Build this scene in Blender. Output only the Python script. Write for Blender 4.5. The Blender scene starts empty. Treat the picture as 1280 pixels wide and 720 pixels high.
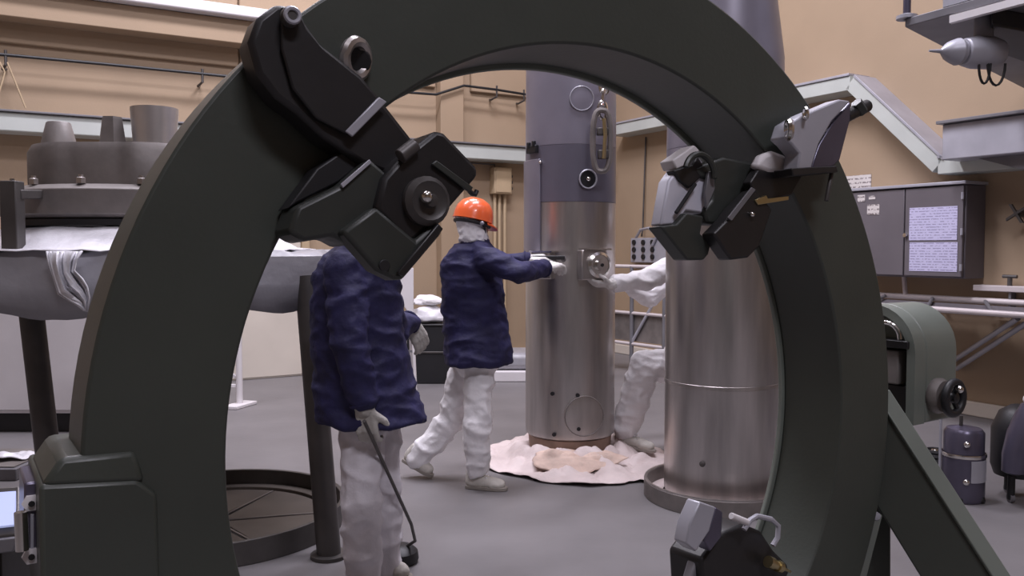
import bpy, bmesh, math, random
from mathutils import Vector as V, Matrix, noise
random.seed(7)
sc = bpy.context.scene
COL = sc.collection
PI = math.pi
# ------------------------------------------------------------------ camera
F = 1050.0; CAMH = 1.5; PIT = math.atan(50 / F)
cam = bpy.data.cameras.new('camera'); cam.sensor_width = 36; cam.lens = 36 * F / 1280; cam.clip_start = .05
co = bpy.data.objects.new('camera', cam); COL.objects.link(co)
co.location = (0, 0, CAMH); co.rotation_euler = (PI / 2 - PIT, 0, 0); sc.camera = co
# ------------------------------------------------------------------ world, ceiling lamps and added front fill, exposure
w = bpy.data.worlds.new('world'); sc.world = w; w.use_nodes = True
w.node_tree.nodes['Background'].inputs[0].default_value = (.9, .9, 1, 1)
w.node_tree.nodes['Background'].inputs[1].default_value = .05
def area(loc, size, power, col=(.97, .935, 1.06), rz=0):
    l = bpy.data.lights.new('ceiling_or_fill_light', 'AREA'); l.shape = 'RECTANGLE'
    l.size, l.size_y = size; l.energy = power; l.color = col
    o = bpy.data.objects.new('ceiling_or_fill_light', l); COL.objects.link(o)
    o.location = loc; o.rotation_euler = (0, 0, rz)
area((-3.2, 6.0, 7.4), (2.4, .8), 270, rz=.52)
area((-.2, 7.4, 7.4), (2.4, .8), 330, rz=.52)
area((.6, 4.8, 7.4), (2.4, .8), 330, rz=.52)
area((3.2, 3.0, 7.4), (2.4, .8), 60, rz=.52)
area((-1.6, 1.6, 7.4), (2.4, .8), 70, rz=.52)
area((1.8, -2.2, 7.4), (2.4, .8), 300, rz=.52)  # added front fill from behind the camera, brightens ring and men
vs = sc.view_settings
vs.view_transform = 'Standard'; vs.look = 'None'; vs.gamma = 1; vs.exposure = -0.18; vs.use_curve_mapping = False

# ------------------------------------------------------------------ pixel <-> place helpers (planning only)
CP, SP = math.cos(PIT), math.sin(PIT)
CAM = V((0, 0, CAMH))
def ray(px, py):
    a = (px - 640) / F; b = (360 - py) / F
    return V((a, CP + b * SP, -SP + b * CP))
def at(px, py, Y):
    r = ray(px, py); return CAM + r * (Y / r.y)
def plane_hit(px, py, P0, N):
    r = ray(px, py); return CAM + r * ((P0 - CAM).dot(N) / r.dot(N))
def atz(px, py, z):
    return plane_hit(px, py, V((0, 0, z)), V((0, 0, 1)))

# ------------------------------------------------------------------ materials
MATS = {}
def mat(name, col, rough=.5, metal=0.0, var=.12, scale=6.0, bump=0.0, bscale=40.0, stretch=None, spec=.5, emit=None, coat=0):
    if name in MATS: return MATS[name]
    m = bpy.data.materials.new(name); m.use_nodes = True; nt = m.node_tree; N = nt.nodes; L = nt.links
    b = N['Principled BSDF']; b.inputs['Roughness'].default_value = rough; b.inputs['Metallic'].default_value = metal
    b.inputs['Specular IOR Level'].default_value = spec
    if coat: b.inputs['Coat Weight'].default_value = coat
    tc = N.new('ShaderNodeTexCoord'); mp = N.new('ShaderNodeMapping')
    if stretch: mp.inputs['Scale'].default_value = stretch
    L.new(tc.outputs['Object'], mp.inputs['Vector'])
    nz = N.new('ShaderNodeTexNoise'); nz.inputs['Scale'].default_value = scale; nz.inputs['Detail'].default_value = 5
    L.new(mp.outputs[0], nz.inputs['Vector'])
    r = N.new('ShaderNodeValToRGB'); r.color_ramp.elements[0].position = .3; r.color_ramp.elements[1].position = .72
    c0 = tuple(max(0, c * (1 - var)) for c in col) + (1,); c1 = tuple(min(1, c * (1 + var)) for c in col) + (1,)
    r.color_ramp.elements[0].color = c0; r.color_ramp.elements[1].color = c1
    L.new(nz.outputs['Fac'], r.inputs[0]); L.new(r.outputs[0], b.inputs['Base Color'])
    if bump:
        n2 = N.new('ShaderNodeTexNoise'); n2.inputs['Scale'].default_value = bscale; n2.inputs['Detail'].default_value = 4
        L.new(mp.outputs[0], n2.inputs['Vector'])
        bm = N.new('ShaderNodeBump'); bm.inputs['Strength'].default_value = bump; bm.inputs['Distance'].default_value = .02
        L.new(n2.outputs['Fac'], bm.inputs['Height']); L.new(bm.outputs[0], b.inputs['Normal'])
    if emit:
        b.inputs['Emission Color'].default_value = emit[0] + (1,); b.inputs['Emission Strength'].default_value = emit[1]
    MATS[name] = m; return m
def printed(name, base, ink, sc_=60):
    m = bpy.data.materials.new(name); m.use_nodes = True; nt = m.node_tree; N = nt.nodes; L = nt.links
    b = N['Principled BSDF']; b.inputs['Roughness'].default_value = .35
    tc = N.new('ShaderNodeTexCoord'); sep = N.new('ShaderNodeSeparateXYZ'); L.new(tc.outputs['Object'], sep.inputs[0])
    mu = N.new('ShaderNodeMath'); mu.operation = 'MULTIPLY'; mu.inputs[1].default_value = sc_; L.new(sep.outputs['Z'], mu.inputs[0])
    fr = N.new('ShaderNodeMath'); fr.operation = 'FRACT'; L.new(mu.outputs[0], fr.inputs[0])
    gt = N.new('ShaderNodeMath'); gt.operation = 'GREATER_THAN'; gt.inputs[1].default_value = .62; L.new(fr.outputs[0], gt.inputs[0])
    nz = N.new('ShaderNodeTexNoise'); nz.inputs['Scale'].default_value = 45; L.new(tc.outputs['Object'], nz.inputs['Vector'])
    g2 = N.new('ShaderNodeMath'); g2.operation = 'GREATER_THAN'; g2.inputs[1].default_value = .47; L.new(nz.outputs['Fac'], g2.inputs[0])
    mm = N.new('ShaderNodeMath'); mm.operation = 'MULTIPLY'; L.new(gt.outputs[0], mm.inputs[0]); L.new(g2.outputs[0], mm.inputs[1])
    mx = N.new('ShaderNodeMix'); mx.data_type = 'RGBA'; mx.inputs[6].default_value = base + (1,); mx.inputs[7].default_value = ink + (1,)
    L.new(mm.outputs[0], mx.inputs[0]); L.new(mx.outputs[2], b.inputs['Base Color']); return m
M = {}
M['wall'] = mat('beige_painted_wall', (.375, .275, .182), .7, var=.05, scale=1.5, bump=.05, bscale=60)
M['ceil'] = mat('ceiling_paint', (.55, .48, .42), .8, var=.05)
M['floor'] = mat('grey_floor_coating', (.185, .174, .178), .5, var=.10, scale=2.2, bump=.04, bscale=25)
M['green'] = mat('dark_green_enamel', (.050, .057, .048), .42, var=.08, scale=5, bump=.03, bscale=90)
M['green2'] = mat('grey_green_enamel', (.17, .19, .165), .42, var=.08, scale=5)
M['black'] = mat('black_steel', (.016, .015, .016), .42, var=.2, scale=8, bump=.03)
M['blackg'] = mat('blackened_green_steel', (.034, .038, .034), .42, var=.15, scale=8)
M['steel'] = mat('brushed_stainless', (.50, .47, .455), .34, .9, var=.26, scale=9, bump=.03, bscale=12, stretch=(1, 1, .12))
M['chrome'] = mat('bright_steel', (.75, .73, .7), .2, 1.0, var=.08)
M['brass'] = mat('brass_screw', (.55, .46, .26), .35, 1.0, var=.1)
M['gpaint'] = mat('grey_lavender_paint', (.27, .255, .31), .34, .25, var=.1, scale=4)
M['gpaint2'] = mat('dark_lavender_paint', (.16, .152, .195), .36, .25, var=.1, scale=4)
M['tray'] = mat('pale_grey_green_duct', (.50, .53, .50), .5, var=.06, scale=3)
M['whitep'] = mat('white_paint', (.72, .69, .70), .5, var=.05, scale=3)
M['cream'] = mat('cream_panel', (.66, .60, .52), .55, var=.06, scale=2)
M['lgrey'] = mat('light_grey_steel', (.42, .42, .47), .4, .2, var=.1, scale=5)
M['mgrey'] = mat('mid_grey_steel', (.19, .185, .20), .45, .2, var=.12, scale=5)
M['dgrey'] = mat('dark_grey_brown_steel', (.085, .078, .075), .45, .3, var=.2, scale=6)
M['taupe'] = mat('grey_taupe_casting', (.20, .18, .17), .5, .2, var=.2, scale=8, bump=.05)
M['cab'] = mat('grey_violet_cabinet', (.155, .14, .155), .45, .1, var=.06, scale=4)
M['navy'] = mat('navy_padded_cloth', (.013, .0115, .060), .75, var=.25, scale=14, bump=.35, bscale=22)
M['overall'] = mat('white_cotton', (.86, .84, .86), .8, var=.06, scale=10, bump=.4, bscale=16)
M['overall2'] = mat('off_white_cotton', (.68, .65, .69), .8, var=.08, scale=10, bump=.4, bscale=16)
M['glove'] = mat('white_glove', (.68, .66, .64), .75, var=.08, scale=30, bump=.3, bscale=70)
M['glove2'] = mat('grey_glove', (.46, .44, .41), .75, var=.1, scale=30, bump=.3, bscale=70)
M['shoe'] = mat('white_canvas', (.60, .57, .52), .7, var=.12, scale=25, bump=.2)
M['sole'] = mat('worn_rubber_sole', (.30, .27, .24), .8, var=.2)
M['orange'] = mat('orange_plastic', (.80, .13, .035), .28, var=.04, coat=.4)
M['strap'] = mat('black_strap', (.02, .018, .02), .6)
M['skin'] = mat('skin', (.50, .30, .22), .55, var=.06, scale=15)
M['hair'] = mat('dark_hair', (.03, .022, .018), .6)
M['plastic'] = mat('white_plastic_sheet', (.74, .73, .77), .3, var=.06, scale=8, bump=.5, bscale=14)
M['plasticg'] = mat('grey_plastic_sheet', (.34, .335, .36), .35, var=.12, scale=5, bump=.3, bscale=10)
M['sheet'] = mat('pinkish_white_sheet', (.70, .60, .58), .6, var=.08, scale=6, bump=.5, bscale=18)
M['paper'] = mat('tan_crumpled_paper', (.66, .50, .42), .7, var=.22, scale=9, bump=.6, bscale=16)
M['wood'] = mat('worn_wooden_pad', (.30, .20, .15), .6, var=.25, scale=9)
M['rubber'] = mat('black_rubber', (.012, .012, .014), .5, var=.1)
M['pinkw'] = mat('painted_white_pipe', (.66, .60, .60), .4, .1, var=.05)
M['conduit'] = mat('beige_conduit', (.50, .38, .24), .5, var=.05)
M['print'] = printed('printed_sheet', (.62, .60, .82), (.34, .32, .50), 42)
M['notice'] = printed('printed_notice', (.66, .62, .60), (.25, .22, .22), 24)
M['screen'] = mat('lit_screen', (.4, .45, .7), .2, var=.05, emit=((.55, .62, 1.0), .55))
M['pale'] = mat('lit_jaw_grey', (.62, .62, .70), .45, .1, var=.1, scale=9)  # light on the jaw's top face, put into a pale base colour
M['brownplate'] = mat('brown_floor_plate', (.115, .098, .085), .5, .1, var=.15, scale=5)
M['violet'] = mat('violet_grey_metal', (.115, .105, .15), .3, .5, var=.15, scale=6)

# ------------------------------------------------------------------ mesh builder
def basis(d):
    d = d.normalized(); a = V((0, 0, 1)) if abs(d.z) < .9 else V((1, 0, 0))
    u = d.cross(a).normalized(); return u, d.cross(u).normalized()
class MB:
    def __init__(s): s.v = []; s.f = []
    def add(s, vs_, fs):
        o = len(s.v); s.v += [V(p) for p in vs_]; s.f += [tuple(i + o for i in f) for f in fs]; return s
    def obox(s, c, ax, ay, az):           # centre and three half-axis vectors
        c = V(c); P = [c + ax * i + ay * j + az * k for k in (-1, 1) for j in (-1, 1) for i in (-1, 1)]
        return s.add(P, [(0, 2, 3, 1), (4, 5, 7, 6), (0, 1, 5, 4), (2, 6, 7, 3), (0, 4, 6, 2), (1, 3, 7, 5)])
    def box(s, c, sx, sy, sz, rz=0):
        R = Matrix.Rotation(rz, 3, 'Z')
        return s.obox(c, R @ V((sx / 2, 0, 0)), R @ V((0, sy / 2, 0)), V((0, 0, sz / 2)))
    def beam(s, a, b, wv, h):              # bar from a to b, half width vector wv, half height h across
        a = V(a); b = V(b); d = (b - a); t = d.normalized().cross(wv).normalized() * h
        return s.obox((a + b) / 2, d / 2, wv, t)
    def cyl(s, a, b, r0, r1=None, n=20):
        a = V(a); b = V(b); r1 = r0 if r1 is None else r1; u, w_ = basis(b - a); P = []
        for c, r in ((a, r0), (b, r1)):
            P += [c + (u * math.cos(2 * PI * i / n) + w_ * math.sin(2 * PI * i / n)) * r for i in range(n)]
        return s.add(P, [(i, (i + 1) % n, n + (i + 1) % n, n + i) for i in range(n)] + [tuple(range(n))[::-1], tuple(range(n, 2 * n))])
    def tube(s, pts, r, n=8, closed=False):
        pts = [V(p) for p in pts]; k = len(pts); P = []; u0 = None
        for i, p in enumerate(pts):
            d = (pts[(i + 1) % k] - pts[i - 1]) if closed or 0 < i < k - 1 else (pts[1] - pts[0] if i == 0 else pts[-1] - pts[-2])
            d.normalize()
            if u0 is None: u, w_ = basis(d)
            else:
                u = (u0 - d * u0.dot(d)).normalized(); w_ = d.cross(u)
            u0 = u
            P += [p + (u * math.cos(2 * PI * j / n) + w_ * math.sin(2 * PI * j / n)) * r for j in range(n)]
        fs = []
        for i in range(k if closed else k - 1):
            for j in range(n):
                a_ = i * n + j; b_ = i * n + (j + 1) % n; i2 = (i + 1) % k
                fs.append((a_, b_, i2 * n + (j + 1) % n, i2 * n + j))
        if not closed: fs += [tuple(range(n))[::-1], tuple(range((k - 1) * n, k * n))]
        return s.add(P, fs)
    def prism(s, pts, vec):
        pts = [V(p) for p in pts]; n = len(pts); vec = V(vec)
        return s.add(pts + [p + vec for p in pts], [tuple(range(n)), tuple(range(n, 2 * n))[::-1]] + [(i, n + i, n + (i + 1) % n, (i + 1) % n) for i in range(n)])
    def lathe(s, c, prof, n=40, axis=V((0, 0, 1)), closed=False):   # prof: (radius, height)
        c = V(c); axis = V(axis).normalized()
        if abs(axis.z) > .99: u, w_ = V((1, 0, 0)), V((0, 1, 0))
        else: u, w_ = basis(axis)
        P = []
        for r, h in prof:
            P += [c + axis * h + (u * math.cos(2 * PI * i / n) + w_ * math.sin(2 * PI * i / n)) * max(r, 1e-4) for i in range(n)]
        k = len(prof); fs = []
        for j in range(k if closed else k - 1):
            j2 = (j + 1) % k
            for i in range(n): fs.append((j * n + i, j * n + (i + 1) % n, j2 * n + (i + 1) % n, j2 * n + i))
        if not closed:
            fs += [tuple(range(n))[::-1], tuple(range((k - 1) * n, k * n))]
        return s.add(P, fs)
    def torus(s, c, R, r, axis, n=28, m=8, a0=0, a1=2 * PI):
        u, w_ = basis(V(axis)); full = abs(a1 - a0 - 2 * PI) < 1e-6
        pts = [V(c) + (u * math.cos(a0 + (a1 - a0) * i / n) + w_ * math.sin(a0 + (a1 - a0) * i / n)) * R for i in range(n if full else n + 1)]
        return s.tube(pts, r, m, full)
    def ball(s, c, rx, ry=None, rz=None, n=16, m=10):
        ry = ry or rx; rz = rz or rx; c = V(c)
        P = [c + V((0, 0, rz))]
        for j in range(1, m):
            t = PI * j / m
            P += [c + V((rx * math.sin(t) * math.cos(2 * PI * i / n), ry * math.sin(t) * math.sin(2 * PI * i / n), rz * math.cos(t))) for i in range(n)]
        P.append(c - V((0, 0, rz))); fs = [(0, 1 + i, 1 + (i + 1) % n) for i in range(n)]
        for j in range(m - 2):
            for i in range(n): fs.append((1 + j * n + i, 1 + (j + 1) * n + i, 1 + (j + 1) * n + (i + 1) % n, 1 + j * n + (i + 1) % n))
        l = 1 + (m - 2) * n; fs += [(l + i, len(P) - 1, l + (i + 1) % n) for i in range(n)]
        return s.add(P, fs)
    def mesh(s, name):
        me = bpy.data.meshes.new(name); me.from_pydata([tuple(p) for p in s.v], [], s.f)
        bm = bmesh.new(); bm.from_mesh(me); bmesh.ops.recalc_face_normals(bm, faces=bm.faces); bm.to_mesh(me); bm.free()
        return me
    def build(s, name, m, parent=None, bevel=0, smooth=True, segs=2):
        me = s.mesh(name); me.materials.append(m)
        if smooth:
            me.shade_smooth(); me.set_sharp_from_angle(angle=math.radians(38))
        o = bpy.data.objects.new(name, me); COL.objects.link(o)
        if bevel:
            b = o.modifiers.new('bevel', 'BEVEL'); b.width = bevel; b.segments = segs; b.limit_method = 'ANGLE'; b.angle_limit = math.radians(35); b.harden_normals = False
        if parent: par(o, parent)
        return o
def par(o, p):
    o.parent = p; o.matrix_parent_inverse = Matrix.Translation(-(WL[p.name]))
WL = {}
def reg(o, loc=V((0, 0, 0))): WL[o.name] = V(loc); return o
def thing(name, label, cat, loc=(0, 0, 0), group=None):
    o = bpy.data.objects.new(name, None); COL.objects.link(o); o.location = loc; o.empty_display_size = .1
    o['label'] = label; o['category'] = cat
    if group: o['group'] = group
    return reg(o, loc)
def tag(o, label, cat, group=None):
    o['label'] = label; o['category'] = cat
    if group: o['group'] = group
    return reg(o)
def part(mb, name, m, parent, **k):
    return reg(mb.build(name, m, parent, **k))
def struct(mb, name, m, **k):
    o = reg(mb.build(name, m, **k)); o['kind'] = 'structure'; return o

# ------------------------------------------------------------------ the room
K = V((1.44, 12.14, 0)); DR = V((.501, -.865, 0)).normalized(); NR = V((-DR.y, DR.x, 0)) * -1   # right wall runs along DR
if (CAM - K).dot(NR) < 0: NR = -NR
DB = NR * -1; DB = V((-.865, -.501, 0)).normalized(); NB = V((.501, -.865, 0)).normalized()
LR, LB, HT = 21.0, 16.0, 8.0
def WR(s, h, o=0): return K + DR * s + NR * o + V((0, 0, h))
def WB(s, h, o=0): return K + DB * s + NB * o + V((0, 0, h))
def wr(px, py, o=0):
    p = plane_hit(px, py, K + NR * o, NR); return ((p - K).dot(DR), p.z)
def wb(px, py, o=0):
    p = plane_hit(px, py, K + NB * o, NB); return ((p - K).dot(DB), p.z)
def wbox(mb, W, s0, s1, h0, h1, o0, o1):
    P = [W(s, h, o) for h in (h0, h1) for o in (o0, o1) for s in (s0, s1)]
    return mb.add(P, [(0, 2, 3, 1), (4, 5, 7, 6), (0, 1, 5, 4), (2, 6, 7, 3), (0, 4, 6, 2), (1, 3, 7, 5)])
rc = [WR(0, 0), WR(LR, 0), WR(LR, 0) + DB * LB, WB(LB, 0)]
struct(MB().prism(rc, (0, 0, -.3)), 'floor', M['floor'], smooth=False)
struct(MB().prism([p + V((0, 0, HT)) for p in rc], (0, 0, .2)), 'ceiling', M['ceil'], smooth=False)
struct(wbox(MB(), WR, -.2, LR, 0, HT, -.2, 0), 'wall_right', M['wall'], smooth=False)
wback = struct(wbox(MB(), WB, 0, LB, 0, HT, -.2, 0), 'wall_back', M['wall'], smooth=False)
struct(wbox(MB(), lambda s, h, o: rc[1] + DB * s - DR * o * -1 + V((0, 0, h)), 0, LB, 0, HT, 0, .2), 'wall_front', M['wall'], smooth=False)
struct(wbox(MB(), lambda s, h, o: rc[3] + DR * s + DB * o + V((0, 0, h)), 0, LR, 0, HT, 0, .2), 'wall_left', M['wall'], smooth=False)
struct(wbox(MB(), WR, 0, LR, 0, .13, 0, .05), 'baseboard_right', M['cream'], bevel=.01)
struct(wbox(MB(), WB, 0.05, LB, 0, .13, 0, .05), 'baseboard_back', M['cream'], bevel=.01)
# pilaster and shallow wall panels of the back wall
s0, _ = wb(580, 150, .15); s1, _ = wb(551, 150, .15)
part(wbox(MB(), WB, s0, s1, 0, HT, 0, .15), 'pilaster', M['wall'], wback, bevel=.01)
for (xa, xb) in ((0, 2.3), (s1 + .02, 5.2), (5.22, 7.6), (7.62, 10.2)):
    part(wbox(MB(), WB, xa, xb, 3.52, 5.4, 0, .05), 'wall_panel', M['wall'], wback, bevel=.012)
# upper white ledge on the back wall
t = struct(wbox(MB(), WB, 3.6, LB, 3.98, 4.10, 0, .42), 'trim_1', M['whitep'], bevel=.02)
sm, _ = wb(300, 30, .3)
part(wbox(MB(), WB, 3.6, LB, 3.72, 3.975, 0, .30), 'ledge_fascia', M['wall'], t, bevel=.01)
# duct ledge on the back wall
h1_ = wb(600, 181, .3)[1]; h0_ = wb(600, 199, .3)[1]
o = thing('cable_duct', 'pale grey green duct running level along the back wall', 'duct', WB(6, h0_, .15))
part(wbox(MB(), WB, .4, LB - .3, h0_, h1_, .0, .30), 'duct_body', M['tray'], o, bevel=.012)
part(wbox(MB(), WB, .4, LB - .3, h1_ + .002, h1_ + .022, -.0, .33), 'duct_lid', M['mgrey'], o, bevel=.004)
# cable line hung on hooks
o = thing('hanging_cable', 'thin black cable hung on hooks above the duct of the back wall', 'cable', WB(5, 3.4, .2))
def wbp(px, py, o_=.2): s, h = wb(px, py, o_); return WB(s, h, o_)
cpts = [wbp(*q) for q in ((-120, 58), (0, 68), (130, 80), (260, 93), (400, 107), (530, 117), (545, 118), (580, 107), (620, 112), (657, 118))]
part(MB().tube(cpts, .016), 'cable', M['rubber'], o)
for px, py in ((7, 69), (253, 92), (621, 112), (655, 117)):
    a = wbp(px, py); part(MB().tube([a + V((0, 0, .05)), a, a + V((0, 0, -.09)), a + V((0, 0, -.12)) + DB * .03 - NB * .1, a + V((0, 0, -.10)) - NB * .19], .014, 6), 'hook', M['dgrey'], o)
part(MB().tube([wbp(-2, 75), wbp(6, 90), wbp(-8, 140)], .008, 6), 'loose_end', M['conduit'], o)
part(MB().tube([wbp(9, 78), wbp(18, 100), wbp(32, 135)], .008, 6), 'loose_end', M['conduit'], o)
# junction box with conduits
sa, hb = wb(618, 242, .14); sb, ht = wb(640, 210, .14)
o = thing('junction_box', 'beige junction box with three conduits running down the back wall', 'junction box', WB(sa, hb, 0))
part(wbox(MB(), WB, sb, sa, hb, ht, 0, .14), 'box_body', M['conduit'], o, bevel=.01)
part(wbox(MB(), WB, sb + .02, sa - .02, hb + .02, ht - .02, .141, .15), 'lid', M['conduit'], o, bevel=.004)
for q in (.06, .14, .21):
    part(MB().cyl(WB(sb + q, .14, .05), WB(sb + q, hb - .002, .05), .022, n=10), 'conduit', M['conduit'], o)
for q in (.08, .16, .24):
    part(MB().cyl(WB(sb - .04, hb + q, .07), WB(sb - .002, hb + q, .07), .022, n=10), 'cable_gland', M['dgrey'], o)
part(MB().tube([WB(sa - .05, ht + .002, .06), WB(sa - .05, ht + .04, .06), WB(sa + .5, ht + .05, .06), WB(sa + .9, ht + .05, .06)], .012, 6), 'feed_cable', M['dgrey'], o)

# right wall duct that kinks down
def wrp(px, py, o_=.3): s, h = wr(px, py, o_); return WR(s, h, o_)
hr = wr(1000, 116, .3)[1]
sk, hk = wr(1062, 105, .3); se, he = wr(1172, 208, .3)
sf, hf = wr(1250, 200, .3)
o = thing('cable_tray', 'pale grey cable tray that slopes down along the right wall', 'cable tray', WR(sk, hk, .15))
hk = hr
path = [(.35, hr), (sk, hk), (se, he), (sf + .1, he)]
for i, ((a, b), (c, d)) in enumerate(zip(path[:-1], path[1:])):
    A = WR(a, b, .15); B = WR(c, d, .15); up = (B - A).normalized().cross(NR).normalized()
    if up.z < 0: up = -up
    part(MB().obox((A + B) / 2, (B - A) / 2, NR * .15, up * .07), 'tray_length', M['tray'], o, bevel=.006)
    part(MB().obox((A + B) / 2 + up * .083, (B - A) / 2, NR * .165, up * .012), 'tray_lid', M['lgrey'], o, bevel=.003)
# grey box duct further right
sa, ha = wr(1178, 156, .55); sb, hb = wr(1192, 192, .55)
o = thing('duct_box', 'blue grey sheet metal duct box above the control cabinet', 'duct', WR(sa, hb, 0))
part(wbox(MB(), WR, sa, sa + 3.2, ha - .30, ha, 0, .55), 'duct_body', M['lgrey'], o, bevel=.01)
part(wbox(MB(), WR, sa - .03, sa + 3.2, ha + .002, ha + .03, 0, .6), 'duct_lid', M['mgrey'], o, bevel=.005)
part(MB().prism([WR(sa + .25, ha - .302, .03), WR(sa + 1.9, ha - .302, .03), WR(sa + 1.9, ha - .45, .03), WR(sa + .6, ha - .42, .03)], NR * .4), 'hopper', M['mgrey'], o)

# control cabinet on the right wall
CO = .32
s0, hb = wr(1068, 347, CO); s1, ht = wr(1206, 230, CO); hb = wr(1150, 347, CO)[1]
s0 -= .1
o = thing('control_cabinet', 'grey two door control cabinet with papers taped on its door', 'cabinet', WR((s0 + s1) / 2, hb, 0))
part(wbox(MB(), WR, s0, s1, hb, ht, 0, CO - .03), 'cabinet_body', M['cab'], o, bevel=.01)
part(wbox(MB(), WR, s0 - .02, s1 + .02, ht + .002, ht + .03, 0, CO + .02), 'cabinet_lid', M['lgrey'], o, bevel=.005)
sm = wr(1130, 300, CO)[0]
d1 = part(wbox(MB(), WR, s0 + .01, sm - .006, hb + .015, ht - .01, CO - .028, CO), 'cabinet_door', M['cab'], o, bevel=.006)
d2 = part(wbox(MB(), WR, sm + .006, s1 - .01, hb + .015, ht - .01, CO - .028, CO), 'cabinet_door', M['cab'], o, bevel=.006)
a, h = wr(1133, 294, CO); part(MB().cyl(WR(a, h, CO), WR(a, h, CO + .03), .018, n=12), 'lock_knob', M['chrome'], d2)
def stick(par_, x0, y0, x1, y1, m, name='sticker'):
    a, h1 = wr(x0, y0, CO + .004); b, h0 = wr(x1, y1, CO + .004)
    part(wbox(MB(), WR, a, b, h0, h1, CO + .001, CO + .004), name, m, par_, smooth=False)
stick(d2, 1137, 260, 1196, 300, M['print'], 'printed_sheet'); stick(d2, 1137, 303, 1196, 340, M['print'], 'printed_sheet')
stick(d1, 1084, 256, 1099, 268, M['notice']); stick(d1, 1072, 244, 1081, 252, M['notice']); stick(d1, 1086, 245, 1094, 249, M['notice'])
for q in (.12, .5, .88):
    part(MB().cyl(WR(s1 - .012, hb + (ht - hb) * q - .03, CO + .008), WR(s1 - .012, hb + (ht - hb) * q + .03, CO + .008), .012, n=8), 'hinge', M['lgrey'], d2)
a, h1 = wr(1050, 221, .01); b, h0 = wr(1088, 246, .01)
tag(wbox(MB(), WR, a, b, h0, h1, .001, .008).build('printed_notice', M['notice'], smooth=False), 'small printed white notice on the wall behind the cabinet', 'notice')
# wall valve and little shelf
a, h = wr(1273, 267, .1)
o = thing('cross_valve', 'dark valve with a cross handle on the right wall', 'valve', WR(a, h, 0))
part(MB().cyl(WR(a, h, 0), WR(a, h, .12), .03, n=12), 'stem', M['dgrey'], o)
part(MB().beam(WR(a - .08, h - .05, .13), WR(a + .08, h + .05, .13), V((0, 0, .012)), .012).beam(WR(a - .05, h + .08, .13), WR(a + .05, h - .08, .13), DR * .012, .012), 'cross_handle', M['dgrey'], o)
a, h = wr(1216, 356, .15)
o = thing('narrow_shelf', 'narrow white wall shelf under the dark valve', 'shelf', WR(a, h, 0))
part(wbox(MB(), WR, a, a + 1.4, h - .05, h, 0, .15), 'shelf_board', M['pinkw'], o, bevel=.006)
part(wbox(MB(), WR, a + .15, a + 1.4, h - .3, h - .052, 0, .05), 'back_plate', M['wall'], o)
for q in (.3, 1.0): part(wbox(MB(), WR, a + q, a + q + .02, h - .2, h - .052, .052, .13), 'shelf_bracket', M['mgrey'], o)
v1 = thing('tap_valve', 'small tap on the narrow white wall shelf', 'valve', WR(a + .28, h, .08))
part(MB().cyl(WR(a + .28, h, .08), WR(a + .28, h + .07, .08), .02, n=10), 'stem', M['dgrey'], v1)
part(MB().cyl(WR(a + .22, h + .08, .08), WR(a + .34, h + .08, .08), .015, n=8), 'lever', M['dgrey'], v1)

# pipe frame bench along the right wall
o = thing('pipe_rack', 'white pipe rack with diagonal braces below the control cabinet', 'rack', WR(6.5, 0, .3))
def rp(px, py, oo): return wrp(px, py, oo)
A = rp(1085, 369, .12); B = rp(1300, 379, .12); C = rp(1060, 381, .8); D = rp(1330, 395, .8); C.z = D.z = (C.z + D.z) / 2; A.z = B.z = (A.z + B.z) / 2
part(MB().cyl(A, B, .028, n=12), 'rear_rail', M['pinkw'], o)
part(MB().cyl(C, D, .024, n=12), 'front_rail', M['pinkw'], o)
for t_ in (.12, .42, .72):
    part(MB().cyl(A.lerp(B, t_), C.lerp(D, t_), .016, n=8), 'cross_rail', M['mgrey'], o)
part(MB().prism([A.lerp(B, .02) + NR * .05 - V((0, 0, .045)), A.lerp(B, .98) + NR * .05 - V((0, 0, .045)), C.lerp(D, .98) - NR * .05 - V((0, 0, .03)), C.lerp(D, .02) - NR * .05 - V((0, 0, .03))], (0, 0, .012)), 'mesh_shelf', M['cab'], o)
for (x0, y0, x1, y1) in ((1272, 398, 1190, 452), (1292, 398, 1196, 461)):
    p1 = rp(x1, y1, .03); p0 = rp(x0, y0, .7)
    part(MB().cyl(p0, p1, .022, n=10), 'diagonal_brace', M['lgrey'], o)
hp = [rp(1090, 372, .12), rp(1088, 329, .12), rp(1092, 326, .12), rp(1112, 327, .12), rp(1124, 333, .12), rp(1130, 345, .12), rp(1132, 371, .12)]
part(MB().tube(hp, .022, 8), 'hand_loop', M['pinkw'], o)
for p in (A.lerp(B, .05), A.lerp(B, .95)):
    part(MB().cyl(V((p.x, p.y, .13)) , p, .022, n=10), 'leg', M['lgrey'], o)

# socket box and guard rail far back on the right wall
s0, hb = wr(788, 328, .12); s1, ht = wr(826, 297, .12)
o = thing('socket_box', 'grey socket box with rows of black outlets on the far wall', 'socket box', WR(s0, hb, 0))
part(wbox(MB(), WR, s0, s1 + .2, hb, ht, 0, .12), 'box_body', M['lgrey'], o, bevel=.01)
for i in range(3):
    for j in range(3):
        a, h = wr(793 + 11.5 * i, 303 + 9 * j, .121)
        part(MB().cyl(WR(a, h, .121), WR(a, h, .14), .036, n=10), 'outlet', M['rubber'], o)
a, h = wr(802, 293, .08)
part(MB().tube([WR(a, h - .03, .08), WR(a, h + .1, .06), WR(a, 3.0, .02)], .012, 6), 'feed_cable', M['dgrey'], o)
part(MB().tube([WR(a - .1, h - .05, .1), WR(a + .05, h + .06, .14), WR(a + .25, h + .08, .16), WR(a + .4, h - .02, .15), WR(a + .3, h - .15, .14)], .02, 6), 'jumper_cable', M['lgrey'], o)
o = thing('guard_rail', 'low grey guard rail with a diagonal brace under the socket box', 'railing', at(795, 445, 10.2))
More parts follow.
